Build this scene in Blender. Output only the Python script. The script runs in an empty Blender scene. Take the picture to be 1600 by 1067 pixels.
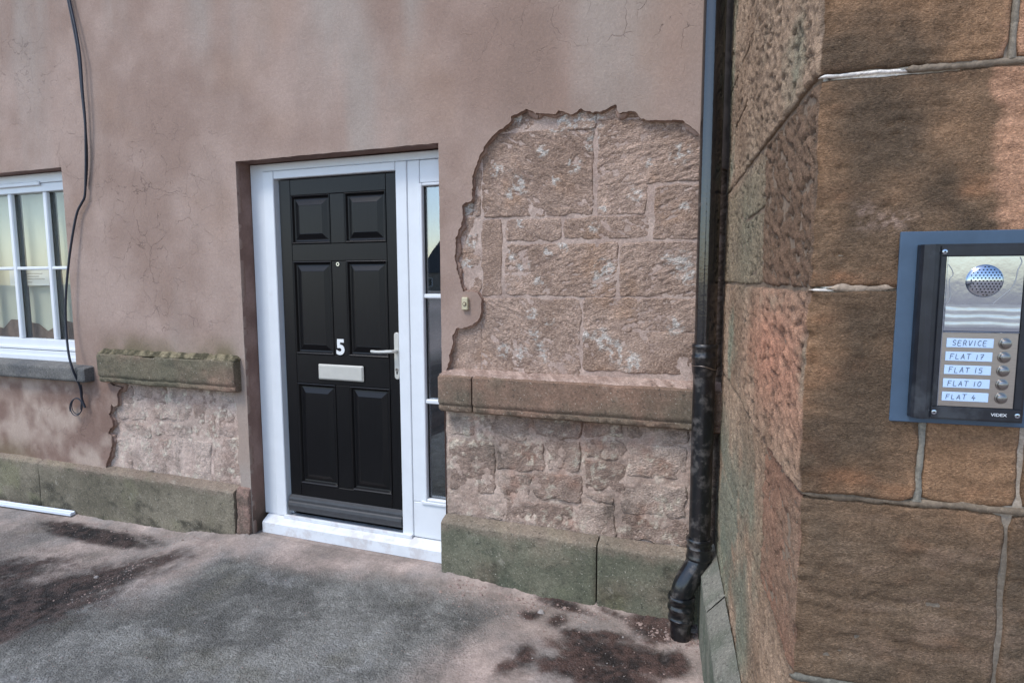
import bpy, math, random
import numpy as np
from mathutils import Vector, Matrix
from mathutils.geometry import delaunay_2d_cdt

random.seed(7); rng = np.random.default_rng(7)
S = bpy.context.scene
COL = S.collection
R = math.radians

# ------------------------------------------------------------------ camera
EYE = np.array([0.0, -2.85, 1.6]); FPX = 954.26
YAW, PITCH, ROLL = .35545, .10252, -.00261
_f = np.array([-math.sin(YAW)*math.cos(PITCH), math.cos(YAW)*math.cos(PITCH), -math.sin(PITCH)])
_r0 = np.array([math.cos(YAW), math.sin(YAW), 0.0]); _u0 = np.cross(_r0, _f)
_r = _r0*math.cos(ROLL)+_u0*math.sin(ROLL); _u = -_r0*math.sin(ROLL)+_u0*math.cos(ROLL)
cd = bpy.data.cameras.new('camera'); cam = bpy.data.objects.new('camera', cd); COL.objects.link(cam)
cd.sensor_width = 36; cd.lens = FPX/1600*36; cd.clip_start = .02; cd.clip_end = 1000
cam.matrix_world = Matrix(((_r[0], _u[0], -_f[0], EYE[0]), (_r[1], _u[1], -_f[1], EYE[1]), (_r[2], _u[2], -_f[2], EYE[2]), (0, 0, 0, 1)))
S.camera = cam
# ------------------------------------------------------------------ light
SUN_EL, SUN_AZ = R(56), R(212)      # azimuth: clockwise from +Y (north)
w = bpy.data.worlds.new('World'); S.world = w; w.use_nodes = True
nt = w.node_tree; bg = nt.nodes['Background']
sk = nt.nodes.new('ShaderNodeTexSky'); sk.sky_type = 'NISHITA'; sk.sun_disc = False
sk.sun_elevation = SUN_EL; sk.sun_rotation = SUN_AZ; sk.air_density = 1.0; sk.dust_density = .8; sk.ozone_density = 1.0
nt.links.new(sk.outputs[0], bg.inputs[0]); bg.inputs[1].default_value = .15
sd = bpy.data.lights.new('sun', 'SUN'); sd.energy = 1.1; sd.angle = R(16); sd.color = (1, .96, .90)
so = bpy.data.objects.new('sun', sd); COL.objects.link(so)
sv = Vector((math.sin(SUN_AZ)*math.cos(SUN_EL), math.cos(SUN_AZ)*math.cos(SUN_EL), math.sin(SUN_EL)))
so.rotation_euler = sv.to_track_quat('Z', 'Y').to_euler()
S.view_settings.view_transform = 'Standard'; S.view_settings.look = 'None'
S.view_settings.gamma = 1; S.view_settings.exposure = 0.95
S.render.engine = 'CYCLES'
try: S.cycles.max_bounces = 8
except Exception: pass

# ------------------------------------------------------------------ survey: photo pixel -> point on a real plane
def ray(px, py): return _r*(px-800)/FPX + _u*(533.5-py)/FPX + _f
def on_y(px, py, Y=0.0):
    d = ray(px, py); p = EYE + d*((Y-EYE[1])/d[1]); return float(p[0]), float(p[2])
def on_z(px, py, Z=0.0):
    d = ray(px, py); p = EYE + d*((Z-EYE[2])/d[2]); return float(p[0]), float(p[1])

# ------------------------------------------------------------------ noise
def _h(ix, iy, iz):
    n = (ix*374761393 + iy*668265263 + iz*2147483647*13 + iz*1274126177) & 0xffffffff
    n = ((n ^ (n >> 13))*1274126177) & 0xffffffff
    n = ((n ^ (n >> 15))*2246822519) & 0xffffffff
    return ((n ^ (n >> 16)) & 0xffff)/32767.5 - 1.0
def vnoise(x, y, z):
    x0 = np.floor(x); y0 = np.floor(y); z0 = np.floor(z)
    fx, fy, fz = x-x0, y-y0, z-z0
    fx = fx*fx*(3-2*fx); fy = fy*fy*(3-2*fy); fz = fz*fz*(3-2*fz)
    ix, iy, iz = x0.astype(np.int64), y0.astype(np.int64), z0.astype(np.int64)
    def L(a, b, t): return a+(b-a)*t
    return L(L(L(_h(ix, iy, iz), _h(ix+1, iy, iz), fx), L(_h(ix, iy+1, iz), _h(ix+1, iy+1, iz), fx), fy),
             L(L(_h(ix, iy, iz+1), _h(ix+1, iy, iz+1), fx), L(_h(ix, iy+1, iz+1), _h(ix+1, iy+1, iz+1), fx), fy), fz)
def fbm(x, y, z=0.0, sc=1.0, oct=4, gain=.5, seed=0.0):
    x = np.asarray(x, float)*sc+seed*17.13; y = np.asarray(y, float)*sc+seed*5.7+x*0; z = np.asarray(z, float)*sc+seed*3.1+x*0
    o = 0; a = 1; t = 0
    for i in range(oct):
        o = o+a*vnoise(x, y, z); t += a; a *= gain; x = x*2.03+7.1; y = y*2.03+3.3; z = z*2.03+1.7
    return o/t
def sst(a, b, x): t = np.clip((x-a)/(b-a), 0, 1); return t*t*(3-2*t)
def mix(a, b, t): t = np.asarray(t)[..., None]; return np.asarray(a)*(1-t)+np.asarray(b)*t
def sgn(*c):
    "sRGB 0-255 -> linear"
    c = np.array(c, float)/255; return np.where(c <= .04045, c/12.92, ((c+.055)/1.055)**2.4)

# ------------------------------------------------------------------ object helpers
WL = {}
def tagp(o, label=None, cat=None, group=None, kind=None):
    if label: o['label'] = label
    if cat: o['category'] = cat
    if group: o['group'] = group
    if kind: o['kind'] = kind
    return o
def thing(name, label, cat, loc=(0, 0, 0), group=None):
    o = bpy.data.objects.new(name, None); o.empty_display_size = .1; COL.objects.link(o); o.location = loc
    WL[o.name] = np.array(loc, float); return tagp(o, label, cat, group)
def obj(name, me, parent=None, label=None):
    o = bpy.data.objects.new(name, me); COL.objects.link(o)
    if parent is not None: o.parent = parent; WL[o.name] = WL[parent.name]
    else: WL[o.name] = np.zeros(3)
    if label: o['label'] = label
    return o
def mesh(name, V, F, mat=None, parent=None, smooth=False, col=None, label=None, attrs=None):
    V = np.asarray(V, float)
    if parent is not None: V = V-WL[parent.name]
    me = bpy.data.meshes.new(name)
    if isinstance(F, np.ndarray):
        n, k = F.shape
        me.vertices.add(len(V)); me.vertices.foreach_set('co', V.astype(np.float32).ravel())
        me.loops.add(n*k); me.loops.foreach_set('vertex_index', F.astype(np.int32).ravel())
        me.polygons.add(n); me.polygons.foreach_set('loop_start', np.arange(0, n*k, k, dtype=np.int32))
        try: me.polygons.foreach_set('loop_total', np.full(n, k, dtype=np.int32))
        except Exception: pass
        me.update(calc_edges=True)
    else:
        me.from_pydata([tuple(v) for v in V], [], F); me.update()
    if smooth: me.polygons.foreach_set('use_smooth', np.ones(len(me.polygons), bool))
    if col is not None:
        a = me.attributes.new('col', 'FLOAT_COLOR', 'POINT')
        c = np.ones((len(V), 4), np.float32); c[:, :3] = np.clip(col, 0, 1); a.data.foreach_set('color', c.ravel())
    for k, v in (attrs or {}).items():
        a = me.attributes.new(k, 'FLOAT', 'POINT'); a.data.foreach_set('value', np.asarray(v, np.float32))
    if mat: me.materials.append(mat)
    me.update()
    return obj(name, me, parent, label)
def autosmooth(o, ang=35):
    try: o.data.set_sharp_from_angle(angle=R(ang))
    except Exception: pass
    return o
class MB:
    def __init__(s): s.v = []; s.f = []
    def add(s, V, F):
        n = len(s.v); s.v += [tuple(map(float, p)) for p in V]; s.f += [tuple(i+n for i in f) for f in F]; return s
    def box(s, x0, x1, y0, y1, z0, z1, b=0.0):
        if b <= 0:
            V = [(x, y, z) for x in (x0, x1) for y in (y0, y1) for z in (z0, z1)]
            return s.add(V, [(0, 1, 3, 2), (4, 6, 7, 5), (0, 4, 5, 1), (2, 3, 7, 6), (0, 2, 6, 4), (1, 5, 7, 3)])
        b = min(b, (x1-x0)*.45, (y1-y0)*.45, (z1-z0)*.45)
        V = []; idx = {}
        for sx in (0, 1):
            for sy in (0, 1):
                for sz in (0, 1):
                    X, Y, Z = (x0, x1)[sx], (y0, y1)[sy], (z0, z1)[sz]; dx, dy, dz = b*(1-2*sx), b*(1-2*sy), b*(1-2*sz)
                    idx[sx, sy, sz, 'x'] = len(V); V.append((X, Y+dy, Z+dz))
                    idx[sx, sy, sz, 'y'] = len(V); V.append((X+dx, Y, Z+dz))
                    idx[sx, sy, sz, 'z'] = len(V); V.append((X+dx, Y+dy, Z))
        F = []
        for a, k in enumerate('xyz'):
            for s0 in (0, 1):
                q = []
                for p, r_ in ((0, 0), (1, 0), (1, 1), (0, 1)):
                    t = [p, r_]; t.insert(a, s0); q.append(idx[t[0], t[1], t[2], k])
                F.append(tuple(q))
        for a in range(3):
            o1, o2 = [i for i in range(3) if i != a]; k1, k2 = 'xyz'[o1], 'xyz'[o2]
            for p in (0, 1):
                for q_ in (0, 1):
                    c0 = [0, 0, 0]; c0[o1] = p; c0[o2] = q_; c1 = c0[:]; c1[a] = 1
                    F.append((idx[(*c0, k1)], idx[(*c1, k1)], idx[(*c1, k2)], idx[(*c0, k2)]))
        for sx in (0, 1):
            for sy in (0, 1):
                for sz in (0, 1): F.append((idx[sx, sy, sz, 'x'], idx[sx, sy, sz, 'y'], idx[sx, sy, sz, 'z']))
        return s.add(V, F)
    def build(s, name, mat, parent=None, smooth=False, label=None, xf=None, fix=True):
        V = np.array(s.v)
        if xf is not None: V = xf(V)
        o = mesh(name, V, s.f, mat, parent, smooth, label=label)
        if fix:
            import bmesh
            bm = bmesh.new(); bm.from_mesh(o.data); bmesh.ops.recalc_face_normals(bm, faces=bm.faces); bm.to_mesh(o.data); bm.free()
        if smooth: autosmooth(o)
        return o
def tube(path, rad, n=10, caps=True):
    "swept tube along 3-D points, radius scalar or list"
    P = np.array(path, float); m = len(P); rad = np.full(m, rad) if np.isscalar(rad) else np.array(rad)
    T = np.gradient(P, axis=0); T /= np.linalg.norm(T, axis=1)[:, None]
    a = np.array([0, 1, 0.]) if abs(T[0][1]) < .9 else np.array([1, 0, 0.])
    V = []
    for i in range(m):
        a = a-T[i]*(a@T[i]); a /= np.linalg.norm(a); b = np.cross(T[i], a)
        for k in range(n):
            t = 2*math.pi*k/n; V.append(P[i]+rad[i]*(math.cos(t)*a+math.sin(t)*b))
    F = [(i*n+k, i*n+(k+1) % n, (i+1)*n+(k+1) % n, (i+1)*n+k) for i in range(m-1) for k in range(n)]
    if caps: F += [tuple(range(n-1, -1, -1)), tuple((m-1)*n+k for k in range(n))]
    return V, F
def smoothpath(P, n=6):
    P = [np.array(p, float) for p in P]; Q = [2*P[0]-P[1]]+P+[2*P[-1]-P[-2]]; out = []
    for i in range(1, len(Q)-2):
        a, b, c, d = Q[i-1:i+3]
        for k in range(n):
            t = k/n; out.append(.5*(2*b+(c-a)*t+(2*a-5*b+4*c-d)*t*t+(3*b-a-3*c+d)*t**3))
    out.append(P[-1]); return out

# ------------------------------------------------------------------ materials
def newmat(name):
    m = bpy.data.materials.new(name); m.use_nodes = True; t = m.node_tree; b = t.nodes['Principled BSDF']; return m, t, b
def nd(t, ty, **kw):
    n = t.nodes.new(ty)
    for k, v in kw.items(): setattr(n, k, v)
    return n
def noise_node(t, scale, detail=4, rough=.55, vec=None, dist=0):
    n = nd(t, 'ShaderNodeTexNoise'); n.inputs['Scale'].default_value = scale; n.inputs['Detail'].default_value = detail
    n.inputs['Roughness'].default_value = rough; n.inputs['Distortion'].default_value = dist
    if vec is not None: t.links.new(vec, n.inputs['Vector'])
    return n.outputs['Fac']
def mathn(t, op, a, b=None, c=None, clamp=False):
    n = nd(t, 'ShaderNodeMath', operation=op, use_clamp=clamp)
    for i, v in enumerate((a, b, c)):
        if v is None: continue
        if isinstance(v, (int, float)): n.inputs[i].default_value = v
        else: t.links.new(v, n.inputs[i])
    return n.outputs[0]
def mapr(t, x, a, b, c, d, smooth=True):
    n = nd(t, 'ShaderNodeMapRange'); n.interpolation_type = 'SMOOTHSTEP' if smooth else 'LINEAR'
    t.links.new(x, n.inputs[0])
    for i, v in zip((1, 2, 3, 4), (a, b, c, d)): n.inputs[i].default_value = v
    return n.outputs[0]
def mixc(t, f, a, b, mode='MIX'):
    n = nd(t, 'ShaderNodeMix', data_type='RGBA', blend_type=mode)
    for i, v in ((0, f), (6, a), (7, b)):
        if isinstance(v, (int, float)): n.inputs[i].default_value = v
        elif isinstance(v, (tuple, list, np.ndarray)): n.inputs[i].default_value = (*v, 1) if len(v) == 3 else v
        else: t.links.new(v, n.inputs[i])
    return n.outputs[2]
def position(t, stretch=(1, 1, 1)):
    g = nd(t, 'ShaderNodeNewGeometry'); m = nd(t, 'ShaderNodeMapping'); m.inputs['Scale'].default_value = stretch
    t.links.new(g.outputs['Position'], m.inputs['Vector']); return m.outputs[0]
def setbump(t, b, h, strength, dist):
    n = nd(t, 'ShaderNodeBump'); n.inputs['Strength'].default_value = strength; n.inputs['Distance'].default_value = dist
    t.links.new(h, n.inputs['Height']); t.links.new(n.outputs[0], b.inputs['Normal'])

def mat_mineral(name, rough=.9, var=.22, fine=90, stretch=(1, 1, 1), bump=.5, bdist=.004, speck=None, cracks=False, rnd=.0, spec=.25, grain=100, gv=.16, gh=.8, smoothattr=False):
    "colour comes from the 'col' attribute of the piece, grain and fine relief from noise"
    m, t, b = newmat(name); at = nd(t, 'ShaderNodeAttribute', attribute_name='col'); c = at.outputs['Color']
    p = position(t); ps = position(t, stretch)
    n1 = noise_node(t, fine*.12, 6, .62, ps); n2 = noise_node(t, fine, 5, .7, ps); n3 = noise_node(t, fine*4.5, 3, .7, p)
    v = mathn(t, 'ADD', mathn(t, 'MULTIPLY', n1, .9), mathn(t, 'MULTIPLY', n2, 1.2)); v = mathn(t, 'ADD', v, mathn(t, 'MULTIPLY', n3, .9))
    f = mapr(t, v, 1.05, 1.95, 1-var*1.6, 1+var*1.6, False)
    vo = nd(t, 'ShaderNodeTexVoronoi', feature='F1'); vo.inputs['Scale'].default_value = grain; vo.inputs['Randomness'].default_value = 1
    wn = nd(t, 'ShaderNodeVectorMath', operation='ADD'); nz = nd(t, 'ShaderNodeTexNoise'); nz.inputs['Scale'].default_value = grain*.6; nz.inputs['Detail'].default_value = 2; t.links.new(p, nz.inputs['Vector'])
    wsc = nd(t, 'ShaderNodeVectorMath', operation='SCALE'); t.links.new(nz.outputs['Color'], wsc.inputs[0]); wsc.inputs['Scale'].default_value = 1.3/grain
    t.links.new(ps, wn.inputs[0]); t.links.new(wsc.outputs[0], wn.inputs[1]); t.links.new(wn.outputs[0], vo.inputs['Vector'])
    vs_ = nd(t, 'ShaderNodeSeparateColor'); t.links.new(vo.outputs['Color'], vs_.inputs[0]); gr = vs_.outputs[0]
    grm = mathn(t, 'POWER', gr, 1.6)
    if smoothattr: sm = nd(t, 'ShaderNodeAttribute', attribute_name='smooth').outputs['Fac']; grm = mathn(t, 'ADD', mathn(t, 'MULTIPLY', grm, mathn(t, 'SUBTRACT', 1.0, sm)), mathn(t, 'MULTIPLY', sm, .36))
    f = mathn(t, 'MULTIPLY', f, mapr(t, grm, 0, 1, 1-gv*.8, 1+gv*1.7, False))
    if rnd:
        oi = nd(t, 'ShaderNodeObjectInfo'); f = mathn(t, 'MULTIPLY', f, mapr(t, oi.outputs['Random'], 0, 1, 1-rnd, 1+rnd, False))
    vm = nd(t, 'ShaderNodeVectorMath', operation='SCALE'); t.links.new(c, vm.inputs[0]); t.links.new(f, vm.inputs['Scale']); c = vm.outputs[0]
    h = mathn(t, 'ADD', mathn(t, 'MULTIPLY', n2, .8), mathn(t, 'MULTIPLY', n3, .35)); h = mathn(t, 'ADD', h, n1); h = mathn(t, 'ADD', h, mathn(t, 'MULTIPLY', mathn(t, 'SUBTRACT', gr, mathn(t, 'MULTIPLY', vo.outputs['Distance'], .8)), gh))
    if smoothattr: h = mathn(t, 'MULTIPLY', h, mathn(t, 'SUBTRACT', 1.0, mathn(t, 'MULTIPLY', sm, .75)))
    if speck:
        for (scv, thr, wd, colr, amt) in speck:
            s_ = noise_node(t, scv, 3, .6, p); c = mixc(t, mathn(t, 'MULTIPLY', mapr(t, s_, thr, thr+wd, 0, amt), mathn(t, 'SUBTRACT', 1.0, mathn(t, 'MULTIPLY', sm, .8))) if smoothattr else mapr(t, s_, thr, thr+wd, 0, amt), c, colr)
    if cracks:
        ca = nd(t, 'ShaderNodeAttribute', attribute_name='crack').outputs['Fac']
        dn = nd(t, 'ShaderNodeTexNoise'); dn.inputs['Scale'].default_value = 7; dn.inputs['Detail'].default_value = 5; t.links.new(p, dn.inputs['Vector'])
        wv = mixc(t, .16, p, dn.outputs['Color'])
        for sc_, wdt in ((3.2, .0065), (6.5, .010)):
            vo = nd(t, 'ShaderNodeTexVoronoi', feature='DISTANCE_TO_EDGE'); vo.inputs['Scale'].default_value = sc_; t.links.new(wv, vo.inputs['Vector'])
            br = mapr(t, noise_node(t, 4+sc_*.7, 3, .6, p), .44, .54, 0, 1)
            k = mathn(t, 'MULTIPLY', mathn(t, 'MULTIPLY', mapr(t, vo.outputs['Distance'], 0, wdt, 1, 0), br), ca)
            c = mixc(t, mathn(t, 'MULTIPLY', k, .5), c, (.09, .06, .05)); h = mathn(t, 'SUBTRACT', h, mathn(t, 'MULTIPLY', k, 1.2))
    t.links.new(c, b.inputs['Base Color']); b.inputs['Roughness'].default_value = rough
    b.inputs['Specular IOR Level'].default_value = spec
    setbump(t, b, h, bump, bdist); return m
def mat_plain(name, c, rough=.5, metal=0, var=0, scale=30, bump=0, bdist=.001, dirt=None, spec=.5, coat=0, stretch=(1, 1, 1)):
    m, t, b = newmat(name); b.inputs['Roughness'].default_value = rough; b.inputs['Metallic'].default_value = metal
    b.inputs['Specular IOR Level'].default_value = spec; b.inputs['Coat Weight'].default_value = coat
    p = position(t, stretch); cc = tuple(c)
    n = noise_node(t, scale, 5, .6, p)
    out = mixc(t, mapr(t, n, .3, .7, 0, 1, False), tuple(x*(1-var) for x in cc), tuple(min(1, x*(1+var)) for x in cc))
    if dirt:
        dc, dsc, thr, amt = dirt
        n2 = noise_node(t, dsc, 6, .65, position(t)); dm = mapr(t, n2, thr, thr+.16, 0, amt); out = mixc(t, dm, out, dc)
        t.links.new(mathn(t, 'ADD', mathn(t, 'MULTIPLY', dm, .5), rough, clamp=True), b.inputs['Roughness'])
    t.links.new(out, b.inputs['Base Color'])
    if bump: setbump(t, b, n, bump, bdist)
    return m
def mat_glass(name, tint=(.8, .84, .82), refl=.06):
    m, t, b = newmat(name); t.nodes.remove(b); out = t.nodes['Material Output']
    tr = nd(t, 'ShaderNodeBsdfTransparent'); tr.inputs[0].default_value = (*tint, 1)
    gl = nd(t, 'ShaderNodeBsdfGlossy'); gl.inputs['Roughness'].default_value = .012; gl.inputs[0].default_value = (.96, .98, 1, 1)
    bp = nd(t, 'ShaderNodeBump'); bp.inputs['Strength'].default_value = .08; bp.inputs['Distance'].default_value = .01
    t.links.new(noise_node(t, 3.2, 1, .4, position(t)), bp.inputs['Height']); t.links.new(bp.outputs[0], gl.inputs['Normal'])
    ge = nd(t, 'ShaderNodeNewGeometry'); dt = nd(t, 'ShaderNodeVectorMath', operation='DOT_PRODUCT'); t.links.new(ge.outputs['Normal'], dt.inputs[0]); t.links.new(ge.outputs['Incoming'], dt.inputs[1])
    cs = mathn(t, 'SUBTRACT', 1.0, mathn(t, 'ABSOLUTE', dt.outputs['Value'])); fq = mathn(t, 'ADD', mathn(t, 'MULTIPLY', mathn(t, 'POWER', cs, 4.5), 1-refl), refl, clamp=True)
    mx = nd(t, 'ShaderNodeMixShader'); t.links.new(fq, mx.inputs[0]); t.links.new(tr.outputs[0], mx.inputs[1]); t.links.new(gl.outputs[0], mx.inputs[2])
    t.links.new(mx.outputs[0], out.inputs[0]); return m

M = {}
M['render'] = mat_mineral('render_coat', .93, .075, 60, (1, 1, .8), .6, .004, cracks=True, speck=[(160, .66, .05, (.13, .09, .08), .35), (210, .70, .04, (.62, .55, .5), .4)], grain=150, gv=.035, gh=.15)
M['stone'] = mat_mineral('house_sandstone', .93, .27, 120, (1, 1, 1.4), 1.0, .006, rnd=.05, speck=[(120, .64, .06, (.10, .07, .055), .45)], grain=120, gv=.17, gh=.8)
M['dressed'] = mat_mineral('dressed_sandstone', .92, .2, 95, (1, 1, 1), .6, .003, rnd=.05, speck=[(110, .655, .05, (.62, .58, .48), .6), (60, .60, .09, (.045, .045, .038), .6)], grain=150, gv=.15, gh=.5)
M['tower'] = mat_mineral('tower_sandstone', .92, .34, 170, (1, 1, 1.5), 1.0, .006, speck=[(150, .64, .05, (.06, .04, .028), .5), (260, .70, .04, (.5, .38, .28), .4)], grain=300, gv=.17, gh=.35)
M['towerside'] = mat_mineral('tower_side_sandstone', .92, .32, 120, (1, 1, 1), 1.0, .006, speck=[(130, .64, .05, (.05, .04, .03), .5)], grain=170, gv=.2, gh=.6)
M['mortar'] = mat_mineral('lime_mortar', .95, .18, 110, (1, 1, 1), .6, .002, grain=180, gv=.13, gh=.5)
M['ground'] = mat_mineral('ground_surface', .9, .26, 60, (1, 1, 1), 1.0, .012, spec=.3, speck=[(150, .62, .05, (.30, .31, .31), .42), (95, .66, .04, (.02, .02, .022), .6), (260, .69, .03, (.48, .46, .44), .4)], grain=110, gv=.14, gh=.6, smoothattr=True)
M['upvc'] = mat_plain('white_upvc', (.74, .77, .80), .32, var=.03, scale=9, dirt=((.30, .25, .22), 4.5, .62, .16))
M['upvc_sill'] = mat_plain('dusty_white_upvc', (.72, .75, .78), .4, var=.05, scale=12, dirt=((.40, .31, .27), 11, .46, .35))
M['door'] = mat_plain('black_door_skin', (.006, .006, .007), .30, var=.25, scale=18, bump=.35, bdist=.0012, stretch=(14, 14, .6), spec=.3)
M['weatherbar'] = mat_plain('grey_weather_bar', (.045, .047, .052), .45, var=.15)
M['rubber'] = mat_plain('black_rubber', (.008, .008, .009), .7)
M['satin'] = mat_plain('satin_cream_metal', (.60, .59, .54), .32, metal=.25, var=.04)
M['number'] = mat_plain('white_number', (.80, .81, .80), .35)
M['glass'] = mat_glass('window_glass', (.93, .95, .93), .05)
M['glass_dark'] = mat_glass('door_glass', (.6, .66, .70), .24)
M['room'] = mat_plain('cream_room_paint', (.66, .63, .52), .9, var=.05, scale=2)
M['hall'] = mat_plain('dark_hall', (.05, .055, .06), .8)
M['ledge'] = mat_plain('brown_ledge', (.20, .13, .10), .9, var=.4, scale=14)
M['paper'] = mat_plain('white_paper', (.75, .77, .80), .8)
M['print'] = mat_plain('grey_print', (.2, .22, .26), .8)
M['pipe'] = mat_plain('glossy_black_pipe_paint', (.003, .0035, .005), .12, var=.3, scale=70, bump=.6, bdist=.0012, dirt=((.16, .13, .11), 7, .60, .4), coat=.6, spec=.7)
M['pipe_old'] = mat_plain('grimy_black_pipe_paint', (.005, .006, .008), .28, var=.4, scale=55, bump=.6, bdist=.0015, coat=.3, dirt=((.14, .125, .115), 18, .50, .5))
M['cable'] = mat_plain('dark_cable_sheath', (.018, .022, .035), .5, var=.2)
M['backplate'] = mat_plain('blue_grey_painted_plate', (.055, .095, .15), .42, var=.10, scale=25, dirt=((.10, .12, .13), 14, .6, .3))
M['housing'] = mat_plain('black_housing', (.012, .014, .020), .36, var=.3, scale=40, dirt=((.09, .10, .11), 12, .52, .35))
M['button'] = mat_plain('worn_steel', (.26, .25, .24), .28, metal=1, var=.1)
M['steel'] = mat_plain('polished_steel', (.46, .52, .60), .10, metal=1, var=.06, scale=9, bump=.1, bdist=.005)
M['film'] = mat_plain('film_with_reflection', (.46, .49, .51), .18, metal=.5, var=.15, scale=50, stretch=(1, 1, 6), coat=.5)
M['film_edge'] = mat_plain('dull_film_edge', (.30, .31, .32), .6)
M['steel_b'] = mat_plain('brushed_steel', (.42, .38, .35), .34, metal=1, var=.12, scale=60, stretch=(1, 1, 14))
M['hole'] = mat_plain('dark_hole', (.004, .004, .004), .9)
M['label'] = mat_plain('blue_white_label', (.50, .66, .88), .5, var=.03)
M['ink'] = mat_plain('dark_blue_ink', (.012, .016, .05), .6)
M['whiteink'] = mat_plain('grey_white_print', (.6, .62, .64), .6)
M['bell'] = mat_plain('cream_plastic', (.55, .50, .34), .4, var=.06)
M['bellbtn'] = mat_plain('brown_plastic', (.16, .12, .08), .35)
M['strip'] = mat_plain('white_plastic_trim', (.72, .78, .88), .35, dirt=((.3, .25, .22), 8, .58, .5))
M['slate'] = mat_plain('roof_slate', (.06, .065, .075), .7, var=.3, scale=6)
M['far_wall'] = mat_plain('far_wall_render', (.22, .19, .16), .9, var=.25, scale=1.5)
M['far_glass'] = mat_plain('far_window_glass', (.02, .025, .03), .1)

# ------------------------------------------------------------------ masonry
def path_house(s):
    s = np.asarray(s, float); z = s*0
    return np.stack([s, z], -1), np.stack([z, z-1], -1)
TC = np.array([.1203, -1.594]); TF, TR = R(4.8), R(6.6)
uf = np.array([math.cos(TF), math.sin(TF)]); nf = np.array([math.sin(TF), -math.cos(TF)])
ur = np.array([-math.sin(TR), math.cos(TR)]); nr = np.array([-math.cos(TR), -math.sin(TR)])
def path_tower(s, r=.012):
    "s<0 runs back along the side face, s>0 along the front face; the arris is rounded"
    s = np.asarray(s, float); front = (s > 0)[..., None]
    P = np.where(front, TC+uf*s[..., None], TC-ur*s[..., None]); N = np.where(front, nf, nr)
    t = np.clip((s+r)/(2*r), 0, 1)[..., None]; mid = (np.abs(s) < r)[..., None]
    A, B = TC+ur*r, TC+uf*r; Q = (1-t)**2*A+2*t*(1-t)*TC+t*t*B; Nm = nr*(1-t)+nf*t; Nm = Nm/np.linalg.norm(Nm, axis=-1)[..., None]
    return np.where(mid, Q, P), np.where(mid, Nm, N)
def relief_fn(kind):
    def f(s, z, seed):
        if kind == 'tool':      # stugged face, slanting furrows
            a = .5*s+.87*z+.02*fbm(s, z, 0, 9, 2, seed=seed); b = .87*s-.5*z
            return .0044*fbm(b*24, a*88, 0, 1, 2, .5, seed)+.0035*fbm(s, z, 0, 9, 3, .5, seed+2)+.0026*fbm(s, z, 0, 85, 2, .5, seed+4)
        if kind == 'tool2':
            a = .30*s-.95*z; b = .95*s+.30*z
            return .0042*fbm(b*24, a*82, 0, 1, 2, .5, seed)+.0035*fbm(s, z, 0, 9, 3, .5, seed+2)+.0026*fbm(s, z, 0, 80, 2, .5, seed+4)
        if kind == 'rubble':
            n = fbm(s, z, 0, 22, 5, .6, seed); return .009*fbm(s, z, 0, 8, 3, .5, seed+1)+.006*n-.005*np.maximum(0, -n-.1)
        if kind == 'dress':
            return .0022*fbm(s, z, 0, 14, 4, .6, seed)-.004*sst(.35, .6, fbm(s, z, 0, 30, 3, .5, seed+3))
        if kind == 'bed':       # worn sandstone with horizontal bedding
            pit = sst(.25, .6, fbm(s*26, z*44, 0, 1, 4, .6, seed+6))*sst(-.1, .35, fbm(s, z, 0, 5, 3, .5, seed+5))
            low = sst(1.25, 1.05, z)*sst(-.3, .3, fbm(s, z, 0, 4, 2, .5, 3)); fl = fbm(s*7, z*34, 0, 1, 4, .6, seed+12)
            pit = pit+.6*low*np.clip(fl*3, -1, 1)
            chp = .009*sst(.028, .0, np.abs(s))*sst(-.15, .5, fbm(s*6, z*26, 0, 1, 4, .6, seed+22))
            return -chp+.0022*fbm(s, z, 0, 7, 2, .5, seed)+.0020*fbm(s*9, z*75, 0, 1, 3, .55, seed+2)+.0022*fbm(s, z, 0, 110, 2, .6, seed+3)-.0035*pit+np.where(s < -.015, .005*fbm((.35*s+.94*z)*80, (.94*s-.35*z)*26, 0, 1, 3, .5, seed+8)-.007*sst(.08, .4, fbm((.35*s+.94*z)*70, (.94*s-.35*z)*30, 0, 1, 3, .5, seed+18)), 0)
        if kind == 'gouge':     # side of the tower: coarse pick marks
            a = .35*s+.94*z; b = .94*s-.35*z
            g = fbm(b*26, a*80, 0, 1, 3, .5, seed)
            return .0060*g-.010*sst(.08, .40, g)+.004*fbm(s, z, 0, 7, 3, .5, seed+1)
        return s*0
    return f
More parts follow.
